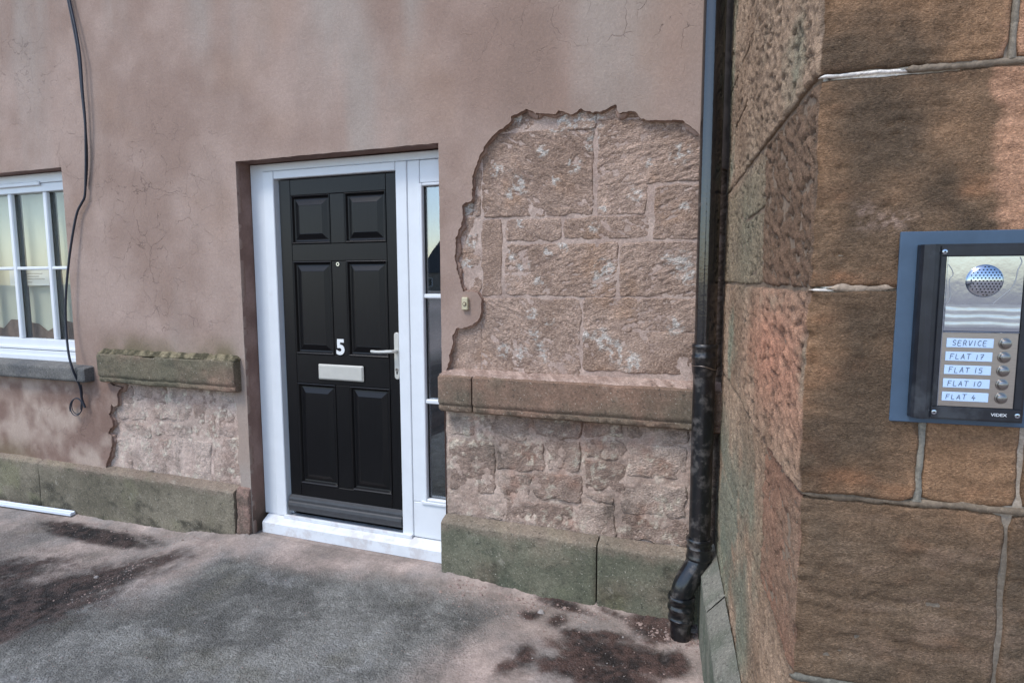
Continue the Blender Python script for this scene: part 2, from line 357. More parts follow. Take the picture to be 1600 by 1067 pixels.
def block(name, path, s0, s1, z0, z1, kind, colf, mat, parent, res=.007, proud=0.0, depth=.05, er=.008, wob=.004, amp=1.0, seed=None, label=None):
    seed = rng.uniform(0, 50) if seed is None else seed
    ns = max(4, int((s1-s0)/res)); nz = max(4, int((z1-z0)/res))
    a = np.linspace(0, 1, ns+1); b = np.linspace(0, 1, nz+1)
    ss, zz = np.meshgrid(s0+(s1-s0)*a, z0+(z1-z0)*b, indexing='ij')
    e = np.minimum(np.minimum(ss-s0, s1-ss), np.minimum(zz-z0, z1-zz))
    cor = np.minimum(np.minimum(ss-s0, s1-ss)+np.minimum(zz-z0, z1-zz), .06)
    k = sst(.05, .0, e)
    s_ = ss+k*wob*fbm(ss, zz, 0, 16, 3, .5, seed+9); z_ = zz+k*wob*fbm(ss, zz, 0, 16, 3, .5, seed+19)
    # pull the corners in a little
    cx, cz = (s0+s1)/2, (z0+z1)/2; pull = sst(.03, .0, cor)*.005
    s_ -= np.sign(ss-cx)*pull; z_ -= np.sign(zz-cz)*pull
    t = np.clip(e/er, 0, 1); d = proud-er*(1-np.sqrt(np.clip(1-(1-t)**2, 0, 1)))*(1+.6*fbm(ss, zz, 0, 20, 2, .5, seed+3))
    d = d+amp*relief_fn(kind)(s_, z_, seed)*(0.25+.75*sst(0, er*1.6, e))
    Pp, Nn = path(s_)
    V = np.concatenate([Pp+Nn*d[..., None], z_[..., None]], -1)
    n0, n1 = ns+1, nz+1; idx = np.arange(n0*n1).reshape(n0, n1)
    F = np.stack([idx[:-1, :-1], idx[1:, :-1], idx[1:, 1:], idx[:-1, 1:]], -1).reshape(-1, 4)
    ring = np.concatenate([idx[:, 0], idx[-1, 1:], idx[-2::-1, -1], idx[0, -2:0:-1]])
    VV = V.reshape(-1, 3); rs = s_.reshape(-1)[ring]; Pr, Nr = path(rs)
    back = np.concatenate([Pr-Nr*depth, VV[ring][:, 2:3]], -1); m = len(ring); bi = n0*n1+np.arange(m)
    F2 = np.stack([ring, bi, np.roll(bi, -1), np.roll(ring, -1)], -1)
    VA = np.concatenate([VV, back]); sa = np.concatenate([s_.ravel(), rs]); za = VA[:, 2]
    da = np.concatenate([(d-proud).ravel(), np.full(m, -.02)])
    c = colf(sa, za, da, seed)
    return mesh(name, VA, np.concatenate([F, F2]), mat, parent, True, c, label)

def lime(s, z, seed=0, thr=.30):
    n = fbm(s, z, 0, 13, 5, .6, seed+31); b = fbm(s, z, 0, 48, 4, .65, seed+77)
    return sst(thr, thr+.22, n)*sst(-.05, .35, b)
BL = []          # lime splashes left on the opened-up masonry (photo survey, zoom coordinates of the patch)
for q in [(380,240,25),(490,290,30),(215,310,30),(300,360,38),(265,390,22),(425,345,20),(560,210,34),(870,250,36),(760,290,22),(710,400,30),(885,440,20),(590,450,18),(300,495,24),(560,510,20),(395,600,22),(450,575,30),(270,610,24),(310,650,30),(370,710,26),(570,700,26),(600,665,44),(870,640,44),(820,625,24),(900,690,34),(340,820,24),(400,835,26),(240,950,30),(300,960,34),(350,890,24),(375,935,26),(380,975,22),(540,895,34),(600,910,44),(640,950,44),(690,990,44),(850,860,34),(120,450,34),(130,560,34),(110,650,36),(430,130,50),(500,125,50),(560,130,40),(290,120,30)]:
    X, Z = on_y(680+q[0]*.4406, 130+q[1]*.4406, .02); BL.append((X, Z, q[2]*.4406*.0031))
def lime_at(s, z):
    o = np.zeros_like(s)
    for X, Z, r in BL: o = np.maximum(o, np.exp(-((s-X)**2+(z-Z)**2)/(r*r*1.1)))
    return o
PINK = sgn(178, 150, 138); BROWN = sgn(150, 122, 106); WHITE = np.array([.62, .58, .53])
def grime_shade(c, s): return c*(1-.80*sst(-.105, -.07, s+.012*fbm(s*0, c[:, 0]*0+s*3, 0, 30, 2, .5, 3)))[..., None]  # grime and the gap's shade behind the pipe, both put into the colour
def c_upper(s, z, d, seed):
    g = fbm(s, z, 0, 5, 4, .55, 3)+.25*math.sin(seed*7)
    c = mix(sgn(160, 136, 120), sgn(188, 163, 147), sst(-.5, .5, g))
    c = mix(c, sgn(176, 142, 116), .5*sst(.1, .6, fbm(s, z, 0, 7, 4, .6, 11)))
    c = mix(c, sgn(122, 104, 96), .55*sst(.002, -.006, d))  # hollows painted darker by depth, for recess shade
    n = fbm(s, z, 0, 55, 4, .7, 5)
    rdg = 1-np.abs(fbm(s*1.0, z*1.3, 0, 24, 4, .62, 8))*4.2
    k = sst(.25, .8, lime_at(s, z)*(.35+.75*rdg+.9*n)); k = np.maximum(k, .35*sst(.42, .8, fbm(s, z, 0, 18, 5, .7, 17)))
    return grime_shade(mix(c, sgn(214, 208, 200), .85*k), s)
def c_lower(s, z, d, seed):
    g = fbm(s, z, 0, 6, 4, .6, 23)+.35*math.sin(seed*5)
    c = mix(sgn(154, 133, 120), sgn(192, 172, 158), sst(-.5, .5, g))
    c = mix(c, sgn(106, 99, 90), .65*sst(.05, .5, fbm(s, z, 0, 4.5, 4, .55, 41)))
    c = mix(c, sgn(160, 118, 98), .5*sst(.2, .6, fbm(s, z, 0, 9, 3, .6, 51)))
    c = mix(c, sgn(92, 80, 72), .55*sst(.0, -.012, d))  # recess shade painted into the deeper parts
    return grime_shade(mix(c, sgn(202, 190, 172), .9*lime(s, z, 2, .02)), s)
def c_left(s, z, d, seed):
    g = fbm(s, z, 0, 6, 4, .6, 63)+.3*math.sin(seed*5)
    c = mix(sgn(172, 149, 136), sgn(202, 182, 169), sst(-.5, .5, g))
    c = mix(c, sgn(128, 114, 104), .5*sst(.05, .5, fbm(s, z, 0, 7, 4, .55, 66)))
    c = mix(c, sgn(108, 88, 78), .55*sst(.0, -.012, d))  # low spots painted darker by depth, again as recess shade
    return mix(c, sgn(214, 204, 186), .95*lime(s, z, 6, -.02))
def c_string(green):
    def f(s, z, d, seed):
        g = fbm(s, z, 0, 6, 4, .55, 71); c = mix(sgn(118, 100, 86), sgn(138, 112, 96), sst(-.4, .4, g))
        if green: c = mix(c, sgn(104, 102, 84), .75*sst(-.4, .2, fbm(s, z, 0, 4, 4, .5, 73)+.2)); c = mix(c, sgn(74, 72, 62), .6*sst(.1, .5, fbm(s, z*2, 0, 8, 4, .6, 75)))
        else: c = mix(c, sgn(104, 98, 84), .6*sst(0, .4, fbm(s, z, 0, 5, 4, .5, 76))+.2*sst(-1.1, -1.4, s))
        return mix(c, sgn(160, 146, 132), .4*lime(s, z, 4, .35))
    return f
def c_plinth(s, z, d, seed):
    g = fbm(s, z, 0, 4, 4, .55, 81); c = mix(sgn(102, 96, 82), sgn(128, 120, 104), sst(-.4, .4, g))
    c = mix(c, sgn(112, 112, 84), .5*sst(0, .5, fbm(s, z, 0, 5, 4, .6, 83)))
    c = mix(c, sgn(58, 56, 48), .85*sst(.0, .45, fbm(s, z*1.6, 0, 7, 5, .65, 85)+.9*(.09-z)))
    c = mix(c, sgn(98, 104, 88), .55*sst(-1.6, -1.4, s)*sst(-.4, .2, fbm(s, z, 0, 6, 4, .6, 88)))
    c = mix(c, sgn(150, 128, 116), .4*sst(.25, .32, z+.03*fbm(s, z, 0, 20, 3, .5, 2)))
    return mix(c, sgn(178, 172, 158), .45*lime(s, z, 9, .34))

house = thing('house', 'pink rendered house with a black door and patches of bare sandstone showing', 'house', (-2.2, 0, 0))
# mortar bed behind the opened-up stonework
def sheet(name, fx, x0, x1, z0, z1, res, colf, mat, parent, amp=.002, label=None):
    nx = int((x1-x0)/res)+1; nz = int((z1-z0)/res)+1
    X, Z = np.meshgrid(np.linspace(x0, x1, nx), np.linspace(z0, z1, nz), indexing='ij')
    d = amp*fbm(X, Z, 0, 18, 4, .55, 91)+(.004*fbm(X, Z, 0, 60, 3, .6, 93) if amp > .005 else 0); P, N = fx(X)
    V = np.concatenate([P+N*d[..., None], Z[..., None]], -1).reshape(-1, 3); i = np.arange(nx*nz).reshape(nx, nz)
    F = np.stack([i[:-1, :-1], i[1:, :-1], i[1:, 1:], i[:-1, 1:]], -1).reshape(-1, 4)
    return mesh(name, V, F, mat, parent, True, colf(X.ravel(), Z.ravel(), d.ravel(), 0), label)
def c_mortar(s, z, d, seed):
    c = mix(sgn(168, 147, 136), sgn(186, 166, 154), sst(-.4, .4, fbm(s, z, 0, 9, 4, .6, 95)))
    return grime_shade(mix(c, sgn(208, 198, 188), .5*lime(s, z, 12, .3)), s)
def c_mortar2(s, z, d, seed): return mix(c_lower(s, z, d*0, 0), c_mortar(s, z, d, 0), .22)
def c_mortar3(s, z, d, seed): return mix(c_left(s, z, d*0, 0), c_mortar(s, z, d, 0), .40)
def at_depth(y):
    return lambda s: (np.stack([s, s*0+y], -1), np.stack([s*0, s*0-1], -1))
sheet('mortar_bed', at_depth(.0312), -1.449, .06, 1.0, 3.05, .008, c_mortar, M['mortar'], house, .0030)
sheet('mortar_bed', at_depth(.0345), -1.449, .06, -.1, 1.08, .006, c_mortar2, M['mortar'], house, .0085)
sheet('mortar_bed', at_depth(.0318), -4.05, -2.80, .2, 1.14, .007, c_mortar3, M['mortar'], house, .0085)
hp = lambda s: (np.stack([s, s*0+.029], -1), np.stack([s*0, s*0-1], -1))
def zb(x0, y0, x1, y1, ox, oy, k, Y=.02):
    a = ox+x0*k; b = ox+x1*k; c = oy+y0*k; d = oy+y1*k; mx, my = (a+b)/2, (c+d)/2
    return on_y(a, my, Y)[0], on_y(b, my, Y)[0], on_y(mx, d, Y)[1], on_y(mx, c, Y)[1]
UP = [(168,172,556,468,'tool'),(577,120,940,352,'tool2'),(577,358,746,462,'tool2'),(776,360,1080,545,'tool2'),(944,120,1090,352,'tool'),
      (-20,170,158,300,'rubble'),(135,306,158,470,'rubble'),(60,306,130,470,'rubble'),(40,476,158,600,'rubble'),(40,606,158,745,'rubble'),(168,30,430,163,'rubble'),(436,30,568,160,'rubble'),(577,30,940,114,'rubble'),
      (166,484,232,752,'dress'),(250,482,444,555,'tool'),(458,476,750,548,'tool'),
      (250,572,640,752,'tool2'),(657,566,925,754,'tool2'),(932,566,1085,754,'tool2'),
      (166,768,510,1028,'tool'),(525,766,1080,880,'tool2'),(525,888,1080,1030,'rubble'),(-30,850,158,1030,'dress'),(-30,750,158,844,'dress')]
for q in UP:
    x0, x1, z0, z1 = zb(*q[:4], 680, 130, .4406)
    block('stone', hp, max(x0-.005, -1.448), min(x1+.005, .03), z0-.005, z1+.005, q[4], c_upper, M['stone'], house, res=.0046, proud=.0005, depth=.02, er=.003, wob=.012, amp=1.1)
LO = [(62,190,150,256),(158,190,345,268),(352,190,500,262),(508,190,640,262),(648,200,852,276),(860,200,1030,300),
      (62,275,212,440),(220,280,378,372),(220,380,330,470),(338,380,500,470),(386,270,500,372),(508,270,640,330),(508,338,640,440),(648,284,852,400),(860,310,1030,430),
      (62,448,240,528),(250,478,470,575),(480,478,616,592),(626,410,852,520),(626,528,852,610),(860,440,1030,640),(480,448,616,470)]
for q in LO:
    x0, x1, z0, z1 = zb(*q[:4], 670, 560, .4752)
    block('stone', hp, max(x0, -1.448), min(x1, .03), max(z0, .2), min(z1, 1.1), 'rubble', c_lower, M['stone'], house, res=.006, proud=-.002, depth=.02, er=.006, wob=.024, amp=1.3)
LL = [(150,255,330,345),(338,262,500,345),(508,262,600,348),(608,270,738,345),(746,285,880,345),
      (150,352,250,430),(258,352,420,430),(428,355,620,430),(630,352,738,512),(746,352,876,510),(150,438,420,508),(428,438,620,508),
      (130,516,235,610),(243,516,330,690),(338,516,526,690),(535,520,720,740),(728,520,900,760)]
for q in LL:
    x0, x1, z0, z1 = zb(*q[:4], 100, 520, .3187)
    block('stone', hp, x0, min(x1, -2.80), max(z0, .2), z1, 'rubble', c_left, M['stone'], house, res=.007, proud=-.001, depth=.02, er=.006, wob=.020, amp=1.3)

# ------------------------------------------------------------------ string courses and plinths (profiled stones)
def profile_stone(name, x0, x1, prof, colf, mat, parent, res=.012, amp=1.0, broken=0.0, seed=None, label=None, xshift=(0, 0)):
    "prof: list of (y, z) from the back top round the front to the back bottom"
    seed = rng.uniform(0, 50) if seed is None else seed
    P = [np.array(p, float) for p in prof]; pts = []; fr = []
    for i in range(len(P)-1):
        n = max(1, int(np.linalg.norm(P[i+1]-P[i])/res))
        for k in range(n): pts.append(P[i]+(P[i+1]-P[i])*k/n)
    pts.append(P[-1]); pts = np.array(pts); T = np.gradient(pts, axis=0); T /= np.maximum(1e-9, np.linalg.norm(T, axis=1))[:, None]
    N = np.stack([T[:, 1], -T[:, 0]], -1)
    if N[len(N)//2][0] > 0: N = -N
    nx = max(3, int((x1-x0)/res)); X = np.linspace(x0, x1, nx+1)
    xx = X[:, None]+np.zeros(len(pts)); yy = pts[:, 0]+np.zeros((nx+1, 1)); zz = pts[:, 1]+np.zeros((nx+1, 1))
    d = amp*(.0025*fbm(xx, yy, zz, 12, 4, .6, seed)+.0012*fbm(xx, yy, zz, 60, 2, .6, seed+2)-.004*sst(.3, .6, fbm(xx, yy, zz, 30, 3, .6, seed+4)))
    e = np.minimum(xx-x0, x1-xx); d = d-.006*(1-np.sqrt(np.clip(1-(1-np.clip(e/.008, 0, 1))**2, 0, 1)))
    if broken:
        top = sst(prof[0][1]-.03, prof[0][1], zz); d = d-broken*top*sst(-.1, .5, fbm(xx, yy, zz, 9, 4, .65, seed+7))
    wv = .004*fbm(xx, zz, 0, 5, 2, .5, seed+5)
    Y = yy+d*N[:, 0]+0*xx; Z = zz+d*N[:, 1]+wv; V = np.stack([xx, Y, Z], -1)
    m = len(pts); i = np.arange((nx+1)*m).reshape(nx+1, m)
    F = [tuple(q) for q in np.stack([i[:-1, :-1], i[1:, :-1], i[1:, 1:], i[:-1, 1:]], -1).reshape(-1, 4)]
    F += [tuple(int(k) for k in i[0]), tuple(int(k) for k in i[-1][::-1])]
    V = V.reshape(-1, 3); c = colf(V[:, 0]+V[:, 1]*.7, V[:, 2], d.ravel(), seed)
    o = mesh(name, V, F, mat, parent, True, c, label); autosmooth(o, 50); return o
def sprof(y, zt, zb_): return [(.02, zt+.012), (y+.012, zt), (y, zt-.008), (y, zb_+.048), (y+.012, zb_+.034), (y+.006, zb_+.028), (y+.008, zb_+.008), (y+.02, zb_), (.022, zb_)]
profile_stone('string_course_stone', -3.96, -2.805, sprof(-.062, 1.116, .925), c_string(True), M['dressed'], house, amp=1.5, broken=.018)
def c_fil(a, b):
    return lambda s, z, d, seed: mix(a, b, sst(-.3, .4, fbm(s, z, d*3, 26, 4, .6, 12)))
profile_stone('mortar_fillet', -3.97, -2.80, [(.02, 1.156), (-.012, 1.142), (-.040, 1.126), (-.052, 1.117), (-.030, 1.108), (.02, 1.108)], c_fil(sgn(70, 66, 50), sgn(132, 122, 98)), M['dressed'], house, res=.008, amp=2.0, broken=.008)
for a, b in ((-1.449, -1.262), (-1.254, .0)):
    profile_stone('string_course_stone', a, b, sprof(-.058, 1.106+.01*(a > -.9)*0, .915), c_string(False), M['dressed'], house)
profile_stone('mortar_fillet', -1.449, .0, [(.035, 1.132), (.0, 1.122), (-.036, 1.111), (-.044, 1.104), (.03, 1.10)], c_fil(sgn(150, 128, 116), sgn(180, 158, 146)), M['dressed'], house, res=.009, amp=1.8)
def pprof(y, zt): return [(.025, zt+.022), (y+.014, zt+.002), (y, zt-.010), (y, -.14), (.02, -.14)]
for a, b in ((-6.6, -5.7), (-5.694, -4.672), (-4.666, -2.875)):
    profile_stone('plinth_stone', a, b, pprof(-.042, .306), c_plinth, M['dressed'], house, res=.014, amp=1.4)
for a, b in ((-1.452, -.612), (-.604, .05)):
    profile_stone('plinth_stone', a, b, pprof(-.042, .318), c_plinth, M['dressed'], house, res=.012, amp=1.4)
# worn plastered foot of the door jamb
def c_jamb(s, z, d, seed): return mix(mix(sgn(150, 124, 112), sgn(112, 98, 88), sst(-.2, .4, fbm(s, z, 0, 14, 4, .6, 5))), sgn(78, 70, 62), .7*sst(.12, .0, z))
profile_stone('jamb_foot', -2.868, -2.772, [(.03, .335), (-.012, .320), (-.026, .28), (-.022, .15), (-.034, .05), (-.03, -.12), (.03, -.12)], c_jamb, M['stone'], house, res=.008, amp=2.6)
# stone window sill
def c_sill(s, z, d, seed): return mix(sgn(92, 92, 92), sgn(112, 110, 106), sst(-.4, .4, fbm(s, z, 0, 9, 4, .6, 7)))
profile_stone('window_sill_stone', -6.1, -4.075, [(.09, 1.032), (-.066, 1.012), (-.072, 1.004), (-.072, .925), (-.062, .915), (.0, .915)], c_sill, M['dressed'], house, amp=.7)

# ------------------------------------------------------------------ render (plaster) coat
def zz6(L): return [on_y(680+a*.4406, 130+b*.4406, 0) for a, b in L]
dmg = zz6([(30,1050),(45,1005),(50,960),(63,925),(60,895),(72,872),(95,868),(128,860),(150,845),(160,828),(163,800),(162,762),(150,744),(120,738),(97,737),(88,700),(74,662),(70,610),(72,552),(84,522),(97,492),(96,436),(108,424),(130,418),(130,380),(133,330),(147,292),(156,262),(165,245),(180,213),(208,187),(214,176),(250,152),(268,140),(270,118),(300,104),(325,94),(345,96),(352,108),(378,108),(425,110),(440,96),(450,100),(480,114),(500,106),(512,90),(540,98),(560,106),(600,92),(640,78),(650,102),(690,100),(716,104),(730,128),(800,133),(880,130),(890,142),(912,152),(932,178),(942,215),(960,260),(1010,300),(1090,330)])
lowl = [on_y(100+a*.3187, 520+b*.3187, 0) for a, b in [(200,240),(262,262),(280,268),(259,300),(262,330),(262,358),(240,362),(232,350),(228,385),(219,400),(236,432),(241,460),(224,470),(215,490),(232,505),(236,545),(224,590),(208,640),(198,700)]]
def ragged(P, step=.012, amp=.004, keep=lambda p: False):
    out = []
    for i in range(len(P)-1):
        a, b = np.array(P[i]), np.array(P[i+1]); n = max(1, int(np.linalg.norm(b-a)/step))
        for k in range(n):
            p = a+(b-a)*k/n; out.append(p)
    out.append(np.array(P[-1])); out = np.array(out)
    if amp:
        j = amp*np.stack([fbm(out[:, 0], out[:, 1], 0, 45, 3, .6, 4), fbm(out[:, 0], out[:, 1], 5, 45, 3, .6, 9)], -1); out[1:-1] += j[1:-1]
    return out
dmgR = ragged(dmg, .007, .010); dmgR[0] = (dmg[0][0], 1.09)
lowR = ragged(lowl, .007, .009)
DX0, DX1, DZ1 = -2.768, -1.452, 2.279         # door opening
WX1, WZ0, WZ1 = -4.244, .96, 2.342            # window opening (runs out of frame on the left)
WX0 = -5.82
outer = [(-6.6, 4.9), (-6.6, .20)]
outer += [(-3.885, .20)]
outer_pts = np.concatenate([ragged(outer, .06, 0)[:-1], [(lowR[-1][0], .20)], lowR[::-1]])
# lower-left patch: up its left crack, along behind the string course, down its right edge
edgeR = ragged([(-2.872, 1.0), (-2.868, .93), (-2.850, .80), (-2.845, .62), (-2.862, .5), (-2.846, .40), (-2.852, .27)], .012, .006)
p2 = np.concatenate([[(lowR[0][0], 1.0)], ragged([(lowR[0][0]+.02, 1.0), (-2.90, 1.0)], .05, 0), edgeR, [(-2.852, -.12)], ragged([(DX0, -.12), (DX0, DZ1)], .03, .0025)[:-1],
                     ragged([(DX0, DZ1), (DX1, DZ1+.004)], .03, .003)[:-1], ragged([(DX1, DZ1+.004), (DX1, 1.09)], .03, .0025), dmgR, [(.06, dmgR[-1][1])], ragged([(.06, 2.75), (.06, 4.9)], .08, 0), ragged([(.0, 4.9), (-6.5, 4.9)], .1, 0)])
loop = np.concatenate([outer_pts, p2])
d2 = np.linalg.norm(np.diff(loop, axis=0, append=loop[:1]), axis=1); loop = loop[d2 > 1e-4]
win = ragged([(WX0, WZ0), (WX1, WZ0), (WX1, WZ1), (WX0, WZ1), (WX0, WZ0)], .03, .002)[:-1]
def inpoly(P, poly):
    x, y = P[:, 0], P[:, 1]; c = np.zeros(len(P), bool); n = len(poly)
    for i in range(n):
        x0, y0 = poly[i]; x1, y1 = poly[(i+1) % n]
        if y0 == y1: continue
        k = ((y0 > y) != (y1 > y)) & (x < (x1-x0)*(y-y0)/(y1-y0)+x0); c ^= k
    return c
gx, gz = np.meshgrid(np.arange(-6.58, .05, .03), np.concatenate([np.arange(-.08, 3.9, .03), np.arange(3.95, 4.88, .09)]), indexing='ij')
G = np.stack([gx.ravel(), gz.ravel()], -1)+rng.uniform(-.006, .006, (gx.size, 2))
G = G[inpoly(G, loop) & ~inpoly(G, win)]
bd = np.concatenate([loop, win]); keep = np.ones(len(G), bool)
for i in range(0, len(bd), 200):
    dd = ((G[:, None, :]-bd[None, i:i+200])**2).sum(-1).min(1); keep &= dd > .010**2
G = G[keep]; nl, nw = len(loop), len(win)
edges = [(i, (i+1) % nl) for i in range(nl)]+[(nl+i, nl+(i+1) % nw) for i in range(nw)]
vs, es, fs, ov, oe, of = delaunay_2d_cdt([Vector(p) for p in bd]+[Vector(p) for p in G], edges, [], 0, 1e-6)
V2 = np.array([(v.x, v.y) for v in vs]); FT = np.array([f for f in fs if len(f) == 3]); cen = V2[FT].mean(1)
FT = FT[inpoly(cen, loop) & ~inpoly(cen, win)]
# orient faces towards the street
a, b, c = V2[FT[:, 0]], V2[FT[:, 1]], V2[FT[:, 2]]; area = (b-a)[:, 0]*(c-a)[:, 1]-(b-a)[:, 1]*(c-a)[:, 0]; FT[area < 0] = FT[area < 0][:, ::-1]
def render_y(X, Z): return -.0035*fbm(X, Z, 0, 3.1, 4, .5, 14)-.0010*fbm(X, Z, 0, 16, 3, .5, 15)
yy = render_y(V2[:, 0], V2[:, 1])
# boundary edges -> thickness
from collections import Counter
ec = Counter(); dirn = {}
for f in FT:
    for k in range(3):
        p, q = int(f[k]), int(f[(k+1) % 3]); ec[(min(p, q), max(p, q))] += 1; dirn[(min(p, q), max(p, q))] = (p, q)
bes = [dirn[k] for k, n in ec.items() if n == 1]; bv = sorted({i for e in bes for i in e}); bi = {v: len(V2)+i for i, v in enumerate(bv)}
V3 = np.concatenate([np.stack([V2[:, 0], yy, V2[:, 1]], -1), np.stack([V2[bv, 0], np.full(len(bv), .034), V2[bv, 1]], -1)])
FL = [tuple(int(i) for i in f) for f in FT]+[(q, p, bi[p], bi[q]) for p, q in bes]
def gauss(X, Z, cx, cz, rx, rz): return np.exp(-((X-cx)/rx)**2-((Z-cz)/rz)**2)
def c_render(X, Z):
    streak = fbm(X*3.2, Z*.55, 0, 1, 4, .55, 21); cl = fbm(X, Z, 0, 1.7, 4, .55, 22); fine = fbm(X, Z, 0, 9, 3, .6, 24)
    c = mix(sgn(164, 138, 127), sgn(188, 163, 153), sst(-.45, .45, cl+.3*fine))
    c = mix(c, sgn(178, 165, 158), .75*sst(-.1, .5, streak+.35*sst(2.0, 3.6, Z)-.1))
    c = mix(c, sgn(150, 128, 118), .38*sst(.1, .6, fbm(X*2.2, Z*1.1, 0, 1, 4, .6, 26)))
    c = mix(c, sgn(172, 142, 126), .35*sst(.15, .55, fbm(X, Z, 0, 2.3, 3, .5, 28)))
    # olive algae above the left string course, blotched repair below the window
    c = mix(c, sgn(118, 108, 82), .8*sst(.16, .0, Z-1.12+.05*fine)*sst(1.10, 1.12, Z)*sst(-4.05, -3.9, X)*sst(-2.78, -2.9, X)*sst(-.4, .2, fbm(X, Z, 0, 5, 3, .5, 3)+.25))
    low = sst(1.0, .85, Z)*sst(-3.7, -3.95, X); b = fbm(X, Z, 0, 6.5, 5, .62, 31)
    c = mix(c, mix(sgn(140, 112, 102), sgn(196, 174, 162), sst(-.3, .35, b)), .85*low)
    c = mix(c, sgn(122, 108, 82), .6*low*sst(.5, .32, Z)*sst(-4.6, -5.0, X))
    c = mix(c, sgn(120, 98, 86), .5*sst(.10, .0, np.abs(Z-3.05)-.05)*gauss(X, Z, -.45, 3.02, .25, .25))
    return grime_shade(c, X)
cr = np.clip(gauss(V3[:, 0], V3[:, 2], -3.55, 1.95, .42, .55)+.8*gauss(V3[:, 0], V3[:, 2], -.35, 2.72, .28, .16)+.9*gauss(V3[:, 0], V3[:, 2], -1.2, 3.45, .35, .35)+.7*gauss(V3[:, 0], V3[:, 2], -4.7, 3.0, .5, .4)+.5*gauss(V3[:, 0], V3[:, 2], -.8, 2.75, .5, .12)+.5*gauss(V3[:, 0], V3[:, 2], -3.3, 1.3, .35, .2)+.9*gauss(V3[:, 0], V3[:, 2], -4.15, 2.35, .13, .45)+.35*gauss(V3[:, 0], V3[:, 2], -3.1, 2.2, .3, .4)+.6*gauss(V3[:, 0], V3[:, 2], -4.4, .6, .6, .3)+.12, 0, 1)
cc = c_render(V3[:, 0], V3[:, 2])*np.array([.80, .815, .78]); cc[len(V2):] = sgn(128, 100, 88)
o = mesh('render_coat', V3, FL, M['render'], house, True, cc, attrs={'crack': cr}); autosmooth(o, 40)

# base coat peeping out along the broken edge
def lip(P, side, seed):
    P = np.array(P); T = np.gradient(P, axis=0); T /= np.linalg.norm(T, axis=1)[:, None]+1e-9; N = np.stack([T[:, 1], -T[:, 0]], -1)*side
    wd = .002+.030*sst(.0, .5, fbm(P[:, 0], P[:, 1], 0, 9, 3, .55, seed))+.004*fbm(P[:, 0], P[:, 1], 0, 60, 2, .6, seed+1)
    wd = np.maximum(wd, .001); n = len(P); rows = [(-.012, .017), (0.0, .0165), (1.0, .0190), (1.05, .036)]
    V = []
    for k, (t, y) in enumerate(rows):
        q = P+N*((wd*t)[:, None] if k else np.full((n, 1), -.012)); y_ = y+(.0015*fbm(q[:, 0], q[:, 1], 0, 70, 2, .6, 2) if k < 3 else 0)
        V.append(np.stack([q[:, 0], np.zeros(n)+y_, q[:, 1]], -1))
    V = np.concatenate(V); F = np.array([(k*n+i, k*n+i+1, (k+1)*n+i+1, (k+1)*n+i) for k in range(3) for i in range(n-1)])
    return mesh('base_coat', V, F, M['render'], house, False, mix(sgn(146, 118, 104), sgn(172, 146, 132), sst(-.4, .4, fbm(V[:, 0], V[:, 2], 0, 20, 3, .5, 3))), attrs={'crack': np.zeros(len(V))})
lip(dmgR[:-14], 1, 3); lip(lowR, -1, 8)
# reveals
def patchgrid(name, A, B, C_, res, colf, mat, parent, nrm, amp=.002):
    A, B, C_ = map(np.array, (A, B, C_)); nu = max(2, int(np.linalg.norm(B-A)/res)); nv = max(2, int(np.linalg.norm(C_-A)/res))
    U, W = np.meshgrid(np.linspace(0, 1, nu+1), np.linspace(0, 1, nv+1), indexing='ij')
    V = A+U[..., None]*(B-A)+W[..., None]*(C_-A); d = amp*fbm(V[..., 0]+V[..., 1], V[..., 2], V[..., 1], 14, 3, .5, 44)
    V = V+d[..., None]*np.array(nrm); V = V.reshape(-1, 3); i = np.arange((nu+1)*(nv+1)).reshape(nu+1, nv+1)
    F = np.stack([i[:-1, :-1], i[1:, :-1], i[1:, 1:], i[:-1, 1:]], -1).reshape(-1, 4)
    return mesh(name, V, F, mat, parent, True, colf(V[:, 0]+V[:, 1], V[:, 2]), attrs={'crack': np.full(len(V), .15)})
def c_rev(X, Z):  # same render painted darker, the opening's shade put into the colour
    c = mix(sgn(126, 100, 90), sgn(146, 120, 110), sst(-.4, .4, fbm(X, Z, 0, 8, 4, .6, 33)))
    return mix(c, sgn(72, 66, 56), .8*sst(.35, .05, Z+.1*fbm(X, Z, 0, 12, 3, .6, 3)))
patchgrid('reveal', (DX0, .004, -.1), (DX0, .175, -.1), (DX0, .004, DZ1), .02, c_rev, M['render'], house, (1, 0, 0))
patchgrid('reveal', (DX1, .004, 1.09), (DX1, .175, 1.09), (DX1, .004, DZ1), .02, c_rev, M['render'], house, (-1, 0, 0))
patchgrid('reveal', (DX1, .024, -.1), (DX1, .175, -.1), (DX1, .024, 1.10), .02, c_rev, M['render'], house, (-1, 0, 0))
patchgrid('soffit', (DX0, .004, DZ1), (DX1, .004, DZ1+.004), (DX0, .175, DZ1), .02, lambda X, Z: c_rev(X, Z+1), M['render'], house, (0, 0, -1), .0015)
patchgrid('soffit', (WX0, .004, WZ1), (WX1, .004, WZ1), (WX0, .16, WZ1), .03, lambda X, Z: c_rev(X, Z+1), M['render'], house, (0, 0, -1))
patchgrid('reveal', (WX1, .004, WZ0), (WX1, .16, WZ0), (WX1, .004, WZ1), .03, lambda X, Z: c_rev(X, Z+1), M['render'], house, (-1, 0, 0))
patchgrid('reveal', (WX0, .004, WZ0), (WX0, .16, WZ0), (WX0, .004, WZ1), .03, lambda X, Z: c_rev(X, Z+1), M['render'], house, (1, 0, 0))

